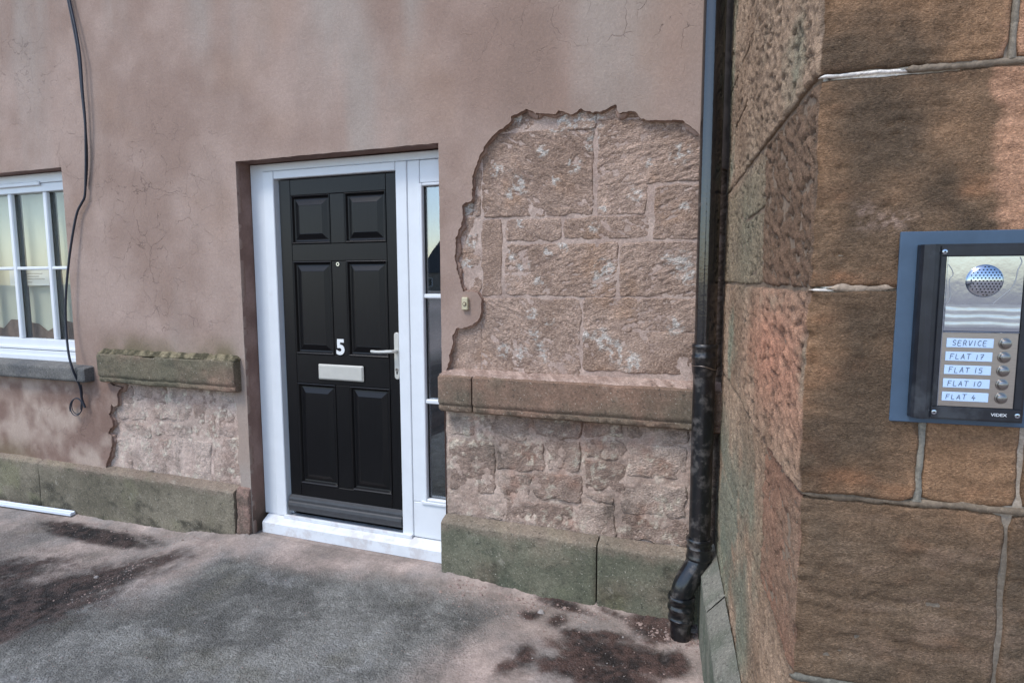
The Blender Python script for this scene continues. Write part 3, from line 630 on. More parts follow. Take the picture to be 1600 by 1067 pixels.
# wall core, roof edge and rooms behind the openings
core = MB()
for x0, x1, z0, z1 in ((-6.6, WX0-.06, -.2, 4.9), (WX0-.06, WX1+.06, -.2, WZ0-.03), (WX0-.06, WX1+.06, WZ1+.03, 4.9), (WX1+.06, DX0-.02, -.2, 4.9), (DX0-.02, DX1+.10, DZ1+.04, 4.9), (DX1+.10, .3, -.2, 4.9)):
    core.box(x0, x1, .19, .42, z0, z1)
core.build('wall_core', M['far_wall'], house)
rm = MB(); rm.box(WX0-.2, WX1+.2, .42, 2.4, .5, 2.75); rb = rm.build('room', M['room'], house)
import bmesh
MB().box(WX0-.1, WX1+.1, .205, .209, 1.22, 2.5).build('pane_backing', M['room'], house)  # pale sheet added close behind the glass so the panes look lighter
im = MB()
for i in range(16):
    x_ = WX0+.1*i; im.add([(x, y, z) for y in (.194, .203) for x, z in ((x_, .9), (x_+.1, .9), (x_+.1, 1.27+.035*math.sin((i+1)*1.1)+.02*math.sin((i+1)*2.3)), (x_, 1.27+.035*math.sin(i*1.1)+.02*math.sin(i*2.3)))], [(0, 1, 2, 3), (7, 6, 5, 4), (3, 2, 6, 7)])
im.build('inner_ledge', M['ledge'], house)
def open_face(o, axis, val, flip=True):
    bm = bmesh.new(); bm.from_mesh(o.data); off = WL[o.name][axis]
    bmesh.ops.delete(bm, geom=[f for f in bm.faces if abs(f.calc_center_median()[axis]+off-val) < 1e-4], context='FACES')
    bm.to_mesh(o.data); bm.free()
open_face(rb, 1, .42)
rm = MB(); rm.box(DX0-.1, DX1+.2, .421, 2.4, -.1, 2.5); rb = rm.build('hall', M['hall'], house); open_face(rb, 1, .421)
MB().box(-6.7, .3, -.22, .5, 4.901, 4.98).build('eaves_board', M['slate'], house)

# ------------------------------------------------------------------ door frame, door leaf, sidelight
fr = MB()
fr.box(-2.766, -2.672, .108, .17, .135, DZ1-.004, .003)
fr.box(-2.7622, -1.40, .1085, .17, 2.232, DZ1-.004, .003)
fr.box(-2.670, -2.592, .100, .17, .135, 2.230, .004)
fr.box(-2.590, -1.770, .1005, .17, 2.184, 2.230, .004)
fr.box(-1.768, -1.698, .100, .17, .135, 2.230, .004)
fr.box(-2.591, -2.578, .150, .168, .14, 2.183)
fr.build('door_frame', M['upvc'], house)
sl = MB()
sl.box(-1.696, -1.388, .104, .165, .138, .345, .003)
sl.box(-1.696, -1.622, .1035, .165, .347, 2.229, .003)
sl.box(-1.620, -1.388, .104, .165, 2.110, 2.228, .003)
sl.box(-1.440, -1.388, .1035, .165, .348, 2.109, .003)
sl.box(-1.640, -1.445, .093, .104, .340, .356, .002)
slo = sl.build('sidelight', M['upvc'], house)
bd_ = MB()
for a in ((-1.6215, -1.606, .096, .125, .356, 2.108), (-1.6055, -1.441, .096, .125, 2.092, 2.1075), (-1.6055, -1.441, .096, .125, .3565, .372)): bd_.box(*a, .004)
bd_.build('glazing_bead', M['upvc'], slo)
for z in (1.506, .926): MB().box(-1.6055, -1.441, .1, .13, z-.012, z+.012, .005).build('glazing_bar', M['upvc'], slo)
for z0, z1 in ((.372, .914), (.938, 1.494), (1.518, 2.092)): MB().box(-1.6055, -1.441, .128, .134, z0, z1).build('pane', M['glass_dark'], slo)
gs = MB(); gs.box(-1.6055, -1.600, .1261, .1275, .372, 2.092); gs.build('seal', M['rubber'], slo)
th = MB()
th.add([(x, y, z) for x in (-2.735, -1.40) for y, z in ((.10, .134), (.055, .108), (.045, .100), (.045, .036), (.10, .03))], [(0, 1, 6, 5), (1, 2, 7, 6), (2, 3, 8, 7), (3, 4, 9, 8), (4, 3, 2, 1, 0), (5, 6, 7, 8, 9)])
th.box(-2.60, -1.70, .085, .101, .128, .150, .002)
th.box(-2.735, -1.40, .1, .168, .03, .1335)
th.build('threshold', M['upvc_sill'], house)
LY = .128
leaf = MB().box(-2.576, -1.7725, LY+.014, LY+.045, .172, 2.178)
door = leaf.build('front_door', M['door'], house)
X0, X1 = -2.578, -1.772
st = [(-2.576, -2.496, .172, 2.178), (-1.846, -1.773, .172, 2.178)]
for a in st: MB().box(a[0], a[1], LY, LY+.014, a[2], a[3], .0022).build('stile', M['door'], door)
for z0, z1 in ((.2725, .352), (.978, 1.153), (1.705, 1.804), (2.087, 2.178)): MB().box(-2.4945, -1.8475, LY+.0003, LY+.014, z0, z1, .0022).build('rail', M['door'], door)
for z0, z1 in ((.3535, .9765), (1.1545, 1.7035), (1.8055, 2.0855)): MB().box(-2.218, -2.121, LY+.0003, LY+.014, z0, z1, .0022).build('muntin', M['door'], door)
for (x0, x1) in ((-2.4935, -2.2195), (-2.1195, -1.8485)):
    for z0, z1 in ((.3535, .9765), (1.1545, 1.7035), (1.8055, 2.0855)):
        rings = [(0, -.002), (.004, -.004), (.009, -.0005), (.016, .012), (.022, .0135), (.028, .0125), (.055, .0015), (.058, .0005), (.060, .0008)]
        V = []; F = []
        for i, (k, y) in enumerate(rings): V += [(x0+k, LY+y, z0+k), (x1-k, LY+y, z0+k), (x1-k, LY+y, z1-k), (x0+k, LY+y, z1-k)]
        for i in range(len(rings)-1):
            for j in range(4): F.append((i*4+j, i*4+(j+1) % 4, i*4+4+(j+1) % 4, i*4+4+j))
        F.append(tuple((len(rings)-1)*4+j for j in range(4)))
        m = MB(); m.add(V, F); m.build('door_panel', M['door'], door)
wb = MB(); pr = [(LY, .272), (LY-.018, .262), (LY-.022, .250), (LY-.022, .236), (LY-.030, .230), (LY-.034, .214), (LY-.030, .192), (LY-.024, .176), (LY, .174)]
n = len(pr); wb.add([(x, y, z) for x in (-2.575, -1.774) for y, z in pr], [(i, i+1, n+i+1, n+i) for i in range(n-1)]+[tuple(range(n)), tuple(range(2*n-1, n-1, -1))])
wb.build('weather_bar', M['weatherbar'], door)
lp = MB(); lp.box(-2.330, -2.016, LY-.012, LY-.0005, 1.008, 1.100, .005); lpo = lp.build('letter_plate', M['satin'], door)
MB().box(-2.322, -2.024, LY-.0155, LY-.0125, 1.016, 1.092, .002).build('letter_flap', M['satin'], lpo)
hd = MB()
def capsule(x0, x1, y0, y1, z0, z1, nn=8):
    r = (x1-x0)/2; cx = (x0+x1)/2; P = [(cx+r*math.cos(t), z1-r+r*math.sin(t)) for t in np.linspace(0, math.pi, nn)]+[(cx+r*math.cos(t), z0+r+r*math.sin(t)) for t in np.linspace(math.pi, 2*math.pi, nn)]
    m = len(P); b = .003; Q = [(cx+(x-cx)*.86, z+(-b if z > (z0+z1)/2 else b)) for x, z in P]
    V = [(x, y1, z) for x, z in P]+[(x, y0+b, z) for x, z in P]+[(x, y0, z) for x, z in Q]
    F = [(k*m+i, k*m+(i+1) % m, (k+1)*m+(i+1) % m, (k+1)*m+i) for k in range(2) for i in range(m)]+[tuple(2*m+i for i in range(m))]
    return V, F
HX = -1.792
hd.add(*capsule(HX-.017, HX+.015, LY-.012, LY-.0003, 1.036, 1.302)); hdo = hd.build('handle', M['satin'], door, smooth=True)
lv = MB(); lv.add(*tube(smoothpath([(HX, LY-.01, 1.198), (HX, LY-.036, 1.198), (HX-.012, LY-.052, 1.198), (HX-.05, LY-.055, 1.196), (HX-.10, LY-.052, 1.193), (HX-.145, LY-.046, 1.194)], 5), [.010]*6+[.0095]*10+[.0085]*9+[.007], 10))
lv.build('lever', M['satin'], door, smooth=True)
kh = MB(); kh.add(*tube([(HX, LY-.0118, 1.092), (HX, LY-.017, 1.092)], .0085, 14)); kho = kh.build('key_cylinder', M['steel_b'], door, smooth=True)
ks = MB(); ks.box(HX-.0012, HX+.0012, LY-.0178, LY-.0171, 1.086, 1.099); ks.box(HX-.004, HX+.004, LY-.0130, LY-.0125, 1.066, 1.082); ks.build('keyhole', M['hole'], door)
sp = MB(); sp.add(*tube([(-2.1725, LY-.0002, 1.685), (-2.1725, LY-.006, 1.685)], [.013, .011], 16)); sp.build('spyhole', M['steel'], door, smooth=True)
sp = MB(); sp.add(*tube([(-2.1725, LY-.0062, 1.685), (-2.1725, LY-.0068, 1.685)], .006, 12)); sp.build('spyhole_lens', M['hole'], door)
def text_mesh(name, s, size, mat, parent, org, ux, uz, depth=.001, bold=0.0, label=None):
    cu = bpy.data.curves.new('t', 'FONT'); cu.body = s; cu.size = size; cu.align_x = 'CENTER'; cu.extrude = depth; cu.offset = bold; cu.resolution_u = 3
    to = bpy.data.objects.new('t', cu); COL.objects.link(to); dg = bpy.context.evaluated_depsgraph_get(); dg.update()
    me = bpy.data.meshes.new_from_object(to.evaluated_get(dg)); bpy.data.objects.remove(to)
    V = np.array([v.co[:] for v in me.vertices]); F = [tuple(p.vertices) for p in me.polygons]; bpy.data.meshes.remove(me)
    ux = np.array(ux, float); uz = np.array(uz, float); n = np.cross(ux, uz)
    W = np.array(org)+V[:, :1]*ux+V[:, 1:2]*uz+(V[:, 2:3])*n
    return mesh(name, W, F, mat, parent, False, label=label)
text_mesh('number', '5', .122, M['number'], door, (-2.1725, LY-.0022, 1.164), (1.0, 0, 0), (0, 0, 1), .002, .0045, label='white door number 5')

# ------------------------------------------------------------------ window
wf = MB()
wf.box(WX0+.002, WX1-.002, .088, .15, 2.272, WZ1-.004, .003)
wf.box(WX0+.002, WX1-.002, .0885, .15, 1.096, 1.172, .003)
wf.box(WX1-.062, WX1-.002, .088, .15, 1.174, 2.270, .003); wf.box(WX0+.002, WX0+.062, .088, .15, 1.174, 2.270, .003)
wf.box(WX0+.064, WX1-.064, .094, .15, 2.214, 2.270, .003)
wdo = wf.build('window_frame', M['upvc'], house)
xs = [WX0+.063, -5.345, -4.965, -4.588, WX1-.063]
for x in xs[1:4]: MB().box(x-.019, x+.019, .098, .128, 1.173, 2.213, .006).build('glazing_bar', M['upvc'], wdo)
for x in xs[:4]: MB().box(x-.012, x+.012, .137, .175, 1.173, 2.213).build('bar_back_shade', M['weatherbar'], wdo)  # dark grey stands in for the shaded backs of the white bars
for i in range(4):
    a = xs[i]+(.0 if i == 0 else .020); b = xs[i+1]-(.0 if i == 3 else .020)
    MB().box(a, b, .099, .127, 1.672, 1.694, .005).build('glazing_bar', M['upvc'], wdo)
    for z0, z1 in ((1.173, 1.671), (1.695, 2.213)): MB().box(a, b, .131, .136, z0, z1).build('pane', M['glass'], wdo)
tv = MB(); tv.box(-5.6, -4.600, .076, .0875, 2.256, 2.284, .004); tv.build('trickle_vent', M['upvc'], wdo)
sb = MB(); sb.box(WX0+.002, WX1-.004, .062, .15, 1.036, 1.094, .003); sb.box(WX0+.002, WX1-.004, .050, .061, 1.026, 1.060, .002); sb.box(WX0+.002, WX1-.004, .070, .0876, 1.10, 1.116, .002); sb.build('inner_sill', M['upvc'], wdo)
pp = thing('paper_notice', 'faint white paper notice hung behind the house window glass', 'notice', (-5.0, .17, 1.6))
MB().box(-5.15, -4.715, .168, .1695, 1.558, 1.672).build('sheet', M['paper'], pp)
pr_ = MB()
for z, x1 in ((1.645, -4.78), (1.625, -4.82), (1.605, -4.76), (1.582, -4.90)): pr_.box(-5.10, x1, .1672, .1678, z-.003, z+.003)
pr_.build('printed_lines', M['print'], pp)

# ------------------------------------------------------------------ doorbell
bell = thing('doorbell', 'small cream doorbell push on the render between the white sidelight and the bare stone', 'doorbell', (-1.308, -.004, 1.44))
MB().box(-1.326, -1.292, -.018, .006, 1.441, 1.506, .004).build('body', M['bell'], bell)
m = MB(); m.add(*tube([(-1.309, -.0182, 1.472), (-1.309, -.0215, 1.472)], [.0115, .010], 16)); m.build('surround', M['bellbtn'], bell, smooth=True)
m = MB(); m.add(*tube([(-1.309, -.0216, 1.472), (-1.309, -.0240, 1.472)], [.0065, .0055], 12)); m.build('push_button', M['bell'], bell, smooth=True)

# ------------------------------------------------------------------ sandstone tower with rounded arris
tower = thing('stone_tower', 'projecting brown sandstone corner of big squared blocks beside the drainpipe', 'stone building', (.7, -1.2, 0))
def c_tower(s, z, d, seed):
    q = math.sin(seed*9.1); g = fbm(s, z, 0, 4, 4, .55, seed)
    c = mix(sgn(126, 102, 82), sgn(146, 115, 90), sst(-.4, .4, g+.25*q))
    c = mix(c, sgn(160, 108, 76), .5*sst(.12, .5, fbm(s*1.0, z*2.2, 0, 4.5, 4, .6, seed+3)))
    c = mix(c, sgn(78, 68, 58), .8*sst(.0, .5, fbm(s, z, 0, 4.2, 4, .6, seed+5)+.10+.15*q))
    c = mix(c, sgn(92, 80, 68), .66*sst(1.24, 1.10, z+.05*g))
    pk = np.clip(gauss(s, z, .34, 1.80, .07, .16)+.9*gauss(s, z, .33, 1.93, .05, .05)+.5*gauss(s, z, .33, 2.05, .1, .1), 0, 1)
    c = mix(c, sgn(192, 148, 122), .8*sst(.35, .6, pk*(1+.7*fbm(s*16, z*34, 0, 1, 4, .6, 3))))
    c = mix(c, sgn(140, 118, 102), .4*sst(1.24, 1.1, z)*sst(.35, .55, fbm(s*9, z*40, 0, 1, 4, .6, 7)+.25)*sst(.05, .15, s))
    fl = fbm(s*7, z*34, 0, 1, 4, .6, seed+12); c = mix(c, sgn(142, 122, 104), .5*sst(1.25, 1.05, z)*sst(.05, .4, fl)*sst(-.3, .3, fbm(s, z, 0, 4, 2, .5, 3)))
    # pale lime ghost of an old number above the panel
    gh = np.clip(gauss(s, z, .088, 1.71, .020, .022)+gauss(s, z, .135, 1.70, .026, .014), 0, 1)*sst(-.15, .3, fbm(s, z, 0, 95, 3, .6, 4))
    c = mix(c, sgn(186, 160, 148), .6*gh)
    c = mix(c, sgn(92, 70, 52), .45*sst(0, -.006, d))  # front pits painted darker by depth, as recess shade
    side = s < 0; h = fbm(s, z, 0, 6, 4, .6, 61); sc = mix(sgn(134, 112, 93), sgn(162, 138, 117), sst(-.4, .4, h+.2*q))
    sc = mix(sc, sgn(188, 132, 108), .75*gauss(s, z, -.30, 1.42, .45, .16)*sst(-.4, .2, fbm(s, z, 0, 12, 3, .6, 2)+.3))
    sc = mix(sc, sgn(128, 134, 116), .8*sst(.1, .5, fbm(s, z, 0, 3, 4, .5, 67)+.5*sst(1.1, .4, z)))
    sc = mix(sc, sgn(112, 118, 104), .65*gauss(s, z, -.9, 1.75, .25, .2))
    sc = mix(sc, sgn(112, 118, 104), .8*sst(1.25, .8, z)*sst(-.42, -.75, s)*sst(-.5, .2, fbm(s, z, 0, 5, 4, .55, 90)))
    inq = (s > -.565)*sst(1.575, 1.582, z)*sst(1.96, 1.954, z); sc = mix(sc, sgn(106, 84, 68), .75*inq)
    sc = mix(sc, sgn(124, 116, 96), .6*(s <= -.565)*sst(1.575, 1.582, z)*sst(1.96, 1.90, z))
    sc = mix(sc, sgn(46, 44, 42), .85*sst(-1.5, -1.62, s+.05*fbm(s*0, z, 0, 14, 4, .6, 5)))  # same grime and gap shade painted on the tower side
    sc = mix(sc, sgn(80, 72, 64), .5*sst(0, -.006, d))  # recess shade painted into the pits of the side face
    return mix(c, sc, side*1.0)*np.where(side, 1.28, 1.22)[:, None]*np.where(side[:, None], np.array([1.0, .99, .97]), np.array([1.0, .98, .92]))
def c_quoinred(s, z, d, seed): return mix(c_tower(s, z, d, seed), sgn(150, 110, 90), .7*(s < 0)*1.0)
J = [.10, .44, .815, 1.188, 1.578, 1.957, 2.37, 2.79, 3.2, 3.62, 4.05, 4.5, 4.95]
quo = {0: (.55, .30), 1: (.36, .50), 2: (.40, .343), 3: (.88, .198), 4: (.565, .55), 5: (.98, .292), 6: (.62, .52), 7: (.95, .30), 8: (.6, .5), 9: (.95, .3), 10: (.6, .5), 11: (.9, .3)}
jw = .0042
for i in range(len(J)-1):
    z0, z1 = J[i]+jw, J[i+1]-jw; lr, lf = quo[i]; near = i <= 6
    r_ = .0048 if near else .02
    cf = c_quoinred if i == 2 else c_tower
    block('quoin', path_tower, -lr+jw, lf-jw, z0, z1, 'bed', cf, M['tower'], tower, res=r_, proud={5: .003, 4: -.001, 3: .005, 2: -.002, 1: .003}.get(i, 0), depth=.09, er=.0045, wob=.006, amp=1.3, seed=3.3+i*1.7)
    s = lf
    while s < 1.9:
        nxt = s+(.155 if (i == 3 and s < .25) else .34+.14*math.sin(i*5.3+s*3)); nxt = min(nxt, 1.95)
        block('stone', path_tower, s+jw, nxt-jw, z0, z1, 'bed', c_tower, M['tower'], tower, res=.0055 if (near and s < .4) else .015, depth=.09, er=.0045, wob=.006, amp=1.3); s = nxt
    s = -lr; k = 0
    while s > -1.78:
        nxt = max(s-(.40+.12*math.sin(i*3.1+k*2.2)), -1.80); k += 1
        if nxt < -1.68: nxt = -1.80
        split = [(z0, z1)]
        if i in (5, 4) and k == 1: zm = (z0+z1)/2+.02; split = [(z0, zm-jw), (zm+jw, z1)]
        for a_, b_ in split:
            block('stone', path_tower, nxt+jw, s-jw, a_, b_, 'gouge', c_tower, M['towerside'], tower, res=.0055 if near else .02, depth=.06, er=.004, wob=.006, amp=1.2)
        s = nxt
def c_tm(s, z, d, seed):
    c = mix(sgn(140, 128, 112), sgn(164, 150, 134), sst(-.4, .4, fbm(s, z, 0, 9, 4, .6, 5)))
    c = mix(c, sgn(132, 112, 94), .8*(s < 0)*1.0); c = mix(c, sgn(98, 90, 80), .75*sst(1.18, 1.14, z)*(s > 0))
    lw = np.maximum(sst(.02, .008, np.abs(z-1.957))*sst(-.03, .0, s)*sst(.17, .13, s), sst(.02, .008, np.abs(z-1.578))*sst(-.02, .0, s)*sst(.06, .03, s))
    return mix(c, sgn(236, 228, 216), .9*lw)
def tm_path(s): P, N = path_tower(s); return P-N*(.0062+.014*sst(.035, .012, np.abs(s)))[..., None], N
sheet('mortar_bed', tm_path, -1.78, 1.93, -.1, 4.94, .010, c_tm, M['mortar'], tower, .0022)
# lime pointing that was smeared proud of the bed joint
def bead(s0, s1, z, w_, seed, colr, flush=0):
    n = int((s1-s0)/.0025); ss = np.linspace(s0, s1, n); V = []; P, N = path_tower(ss)
    for a_, dd in ((-1, -.0065), (-.8, -.0012), (.0, -.0002), (.8, -.0012), (1, -.0065)):
        wv = w_*(.85+.9*fbm(ss, ss*0+a_*.05, 0, 34, 4, .6, seed))*sst(0, .02, ss-s0)*sst(0, .02, s1-ss); zz_ = z+a_*np.maximum(wv, .0004)+.0022*fbm(ss, ss*0, 3, 28, 3, .6, seed)
        q = P+N*(dd+flush*(a_*a_ < .9)+.0010*fbm(ss, ss*0+a_, 0, 120, 3, .6, 1))[:, None]; V.append(np.concatenate([q, zz_[:, None]], -1))
    V = np.concatenate(V); F = np.array([(k*n+i, k*n+i+1, (k+1)*n+i+1, (k+1)*n+i) for k in range(4) for i in range(n-1)])
    c = mix(colr, np.array(colr)*.75, sst(-.2, .5, fbm(V[:, 0], V[:, 1], V[:, 2], 60, 3, .6, seed)))
    return mesh('pointing', V, F, M['mortar'], tower, True, c)
bead(-.008, .155, 1.957, .0034, 3, sgn(238, 230, 220)); bead(.13, .34, 1.958, .0070, 5, sgn(132, 118, 102), .0010)
bead(-.005, .05, 1.578, .0026, 7, sgn(232, 222, 210)); bead(.03, .143, 1.581, .0078, 9, sgn(160, 142, 124), .0018); bead(.30, .9, 1.578, .005, 11, sgn(150, 130, 112))
bead(.004, .44, 1.189, .0080, 13, sgn(122, 108, 92), .0012); bead(-.01, .34, .815, .009, 15, sgn(112, 108, 98), .0018)
bv_ = MB()
def vbead(s, z0, z1, w_, seed, colr):
    n = int((z1-z0)/.003); zz_ = np.linspace(z0, z1, n); V = []
    for a_, dd in ((-1, -.0045), (-.85, .0004), (0, .0012), (.85, .0004), (1, -.0045)):
        sv_ = s+a_*w_*(.9+.5*fbm(zz_, zz_*0, 0, 30, 3, .6, seed))+.002*fbm(zz_, zz_*0, 4, 20, 2, .5, seed); P, N = path_tower(sv_); V.append(np.concatenate([P+N*dd, zz_[:, None]], -1))
    V = np.concatenate(V); F = np.array([(k*n+i, (k+1)*n+i, (k+1)*n+i+1, k*n+i+1) for k in range(4) for i in range(n-1)])
    return mesh('pointing', V, F, M['mortar'], tower, True, mix(colr, np.array(colr)*.8, sst(-.2, .5, fbm(V[:, 0], V[:, 1], V[:, 2], 60, 3, .6, seed))))
vbead(.198, 1.192, 1.574, .0090, 21, sgn(134, 128, 116)); vbead(.292, 1.962, 2.366, .0058, 23, sgn(132, 122, 108))
# plinth of the tower side
def c_tpl(s, z, d, seed):
    c = mix(sgn(92, 98, 86), sgn(122, 122, 110), sst(-.4, .4, fbm(s, z, 0, 6, 4, .6, 15)))
    c = mix(c, sgn(132, 128, 120), .6*sst(.27, .31, z)*sst(.42, .36, z)); return mix(c, sgn(84, 92, 78), .5*sst(0, .5, fbm(s, z, 0, 10, 4, .6, 25)))
def plinth_path(s, z):
    P, N = path_tower(s); off = np.where(z > .30, .07-(z-.30)/.075*.068, .07); return P+N*off[..., None], N
for i, (a_, b_) in enumerate(((-1.80, -1.16), (-1.152, -.56), (-.552, .38), (.388, 1.1), (1.108, 1.9))):
    prz = np.concatenate([np.linspace(-.15, .28, 30), np.linspace(.287, .302, 4), np.linspace(.31, .374, 9)])
    ss = np.linspace(a_, b_, int((b_-a_)/.012)+2); SS, ZZ = np.meshgrid(ss, prz, indexing='ij')
    P, N = plinth_path(SS, ZZ); e = np.minimum(SS-a_, b_-SS); d = .0022*fbm(SS, ZZ, 0, 14, 4, .6, i*3)-.006*sst(.008, 0, e)+.0015*fbm(SS, ZZ, 0, 60, 2, .5, i)
    P = P+N*d[..., None]; V = np.concatenate([P, ZZ[..., None]], -1).reshape(-1, 3); n0, n1 = SS.shape; ii = np.arange(n0*n1).reshape(n0, n1)
    F = np.stack([ii[:-1, :-1], ii[1:, :-1], ii[1:, 1:], ii[:-1, 1:]], -1).reshape(-1, 4)
    mesh('plinth_stone', V, F, M['dressed'], tower, True, c_tpl(SS.ravel(), ZZ.ravel(), d.ravel(), i))
# tower body behind the facing, top slab
bmz = MB()
def tp(s, off):
    P, N = path_tower(np.array([float(s)])); return (P-N*off)[0]
A_ = tp(-1.8, .05); B_ = TC+(uf+ur)*.05; C2 = tp(1.95, .05); D_ = C2-nf*1.7
poly = [A_, B_, C2, D_, A_-nf*.1]
bmz.add([(p[0], p[1], z) for z in (-.1, 4.94) for p in poly], [(0, 1, 2, 3, 4), (9, 8, 7, 6, 5)]+[(i, (i+1) % 5, 5+(i+1) % 5, 5+i) for i in range(5)])
bmz.build('wall_core', M['far_wall'], tower)

# ------------------------------------------------------------------ door entry panel on the tower
ic = thing('entry_phone', 'door entry panel with five call buttons on a blue-grey plate', 'intercom', (.35, -1.58, 1.34))
def icx(V):   # local (s, out, z) -> world on the tower front
    V = np.asarray(V, float); P = TC+V[:, :1]*uf+V[:, 1:2]*nf; return np.concatenate([P, V[:, 2:3]], -1)
def ib(name, mat, parent, *boxes, b=.001, label=None):
    m = MB()
    for q in boxes: m.box(*q, b)
    return m.build(name, mat, parent, xf=icx, label=label)
ib('back_plate', M['backplate'], ic, (.143, .351, .002, .0085, 1.341, 1.680), b=.0015)
hs = MB()
pf = [(.170, .0086), (.171, .020), (.1745, .028), (.181, .0335), (.189, .035), (.1955, .0325), (.199, .0305), (.3335, .0305), (.3365, .0285), (.338, .0086)]
n = len(pf)
def ring(z, k): return [((.254+(s-.254)*k), o_, z) for s, o_ in pf]
V = ring(1.3535, .995)+ring(1.356, 1)+ring(1.654, 1)+ring(1.6565, .995)
hs.add(V, [(k*n+i, k*n+i+1, (k+1)*n+i+1, (k+1)*n+i) for k in range(3) for i in range(n-1)]+[tuple(range(n)), tuple(range(4*n-1, 3*n-1, -1))])
hso = hs.build('housing', M['housing'], ic, xf=icx); 
ib('bezel', M['housing'], ic, (.1995, .3325, .0307, .0325, 1.3560, 1.3765), (.1995, .3325, .0307, .0325, 1.6365, 1.6535), (.1995, .2075, .0307, .0325, 1.3767, 1.6363), (.3215, .3325, .0307, .0325, 1.3767, 1.6363), b=.0008)
spk = ib('speaker_plate', M['steel'], ic, (.209, .3205, .0307, .0322, 1.5085, 1.6355), b=.0006)
btp = ib('button_plate', M['steel_b'], ic, (.208, .3200, .0307, .0320, 1.3778, 1.5065), b=.0006)
ib('plate_edge', M['steel'], ic, (.2072, .2086, .0307, .0335, 1.3778, 1.6355), (.2088, .3205, .0307, .0335, 1.5068, 1.5080), b=.0003)
fs = np.linspace(.2105, .3192, 30); fz = np.linspace(1.5155, 1.5545, 16); FS, FZ = np.meshgrid(fs, fz, indexing='ij')
FO = .0327+.0003*np.sin((FZ-1.5155)*430+3*(FS-.21)*20*(FZ-1.53)*9+6*fbm(FS, FZ, 0, 12, 2, .5, 3))+.0004*fbm(FS, FZ, 0, 60, 2, .5, 5); FV = np.stack([FS, FO, FZ+.0012*fbm(FS, FZ*0, 0, 40, 2, .5, 6)], -1).reshape(-1, 3); q_ = np.arange(480).reshape(30, 16)
mesh('film_reflection_band', icx(FV), np.stack([q_[:-1, :-1], q_[1:, :-1], q_[1:, 1:], q_[:-1, 1:]], -1).reshape(-1, 4), M['film'], ic, True)  # film band; the steel's white reflection is put into its pale colour
fm = MB(); fm.add(*tube(smoothpath([(.3125, .0324, 1.6335), (.3155, .0326, 1.625), (.311, .0326, 1.612), (.309, .0326, 1.596), (.304, .0326, 1.582), (.293, .0326, 1.570), (.283, .0326, 1.560), (.279, .0325, 1.556)], 5), .0007, 5)); fm.add(*tube(smoothpath([(.2105, .0325, 1.622), (.2165, .0326, 1.612), (.2180, .0326, 1.604), (.2135, .0326, 1.596), (.2150, .0326, 1.580), (.2165, .0326, 1.566), (.2125, .0325, 1.556)], 5), .0006, 5))
fm.build('film_edge', M['film_edge'], ic, smooth=True, xf=icx)
# domed perforated grille
gc = (.2645, 1.594); gr_ = .0275; V = []; F = []; NR, NA = 10, 40
for i in range(NR+1):
    t = i/NR*math.pi/2*.98; rr = gr_*math.cos(t); oo = .0323+.010*math.sin(t)
    for k in range(NA): V.append((gc[0]+rr*math.cos(2*math.pi*k/NA), oo, gc[1]+rr*math.sin(2*math.pi*k/NA)))
F = [(i*NA+k, i*NA+(k+1) % NA, (i+1)*NA+(k+1) % NA, (i+1)*NA+k) for i in range(NR) for k in range(NA)]+[tuple(NR*NA+k for k in range(NA))]
m = MB(); m.add(V, F); grl = m.build('speaker_grille', M['steel'], ic, smooth=True, xf=icx)
m = MB(); hp_ = .0053
for i in range(-6, 7):
    for j in range(-6, 7):
        a_ = (i+.5*(j % 2))*hp_; b_ = j*hp_*.87; rr = math.hypot(a_, b_)
        if rr > gr_*.88: continue
        t = math.acos(min(1, rr/gr_)); oo = .0323+.010*math.sin(t)+.0003
        m.add([(gc[0]+a_+.00135*math.cos(q), oo, gc[1]+b_+.00135*math.sin(q)) for q in np.linspace(0, 2*math.pi, 9)[:-1]], [tuple(range(8))])
ho = m.build('grille_holes', M['hole'], ic, xf=icx); ho['kind'] = 'stuff'
# screws, call buttons, name cards
def disc(name, mat, parent, s, z, o0, prof, nn=20):
    m = MB(); V = []
    for r_, oo in prof: V += [(s+r_*math.cos(2*math.pi*k/nn), o0+oo, z+r_*math.sin(2*math.pi*k/nn)) for k in range(nn)]
    F = [(i*nn+k, i*nn+(k+1) % nn, (i+1)*nn+(k+1) % nn, (i+1)*nn+k) for i in range(len(prof)-1) for k in range(nn)]+[tuple((len(prof)-1)*nn+k for k in range(nn))]
    m.add(V, F); return m.build(name, mat, parent, smooth=True, xf=icx)
for s_, z_ in ((.2035, 1.6435), (.2035, 1.3665), (.3265, 1.3665), (.3265, 1.6435)):
    disc('screw', M['steel'], ic, s_, z_, .0325, [(.0042, 0), (.0040, .0014), (.0028, .0018)])
    disc('screw_recess', M['hole'], ic, s_, z_, .0343, [(.0016, 0), (.0015, .0002)], 6)
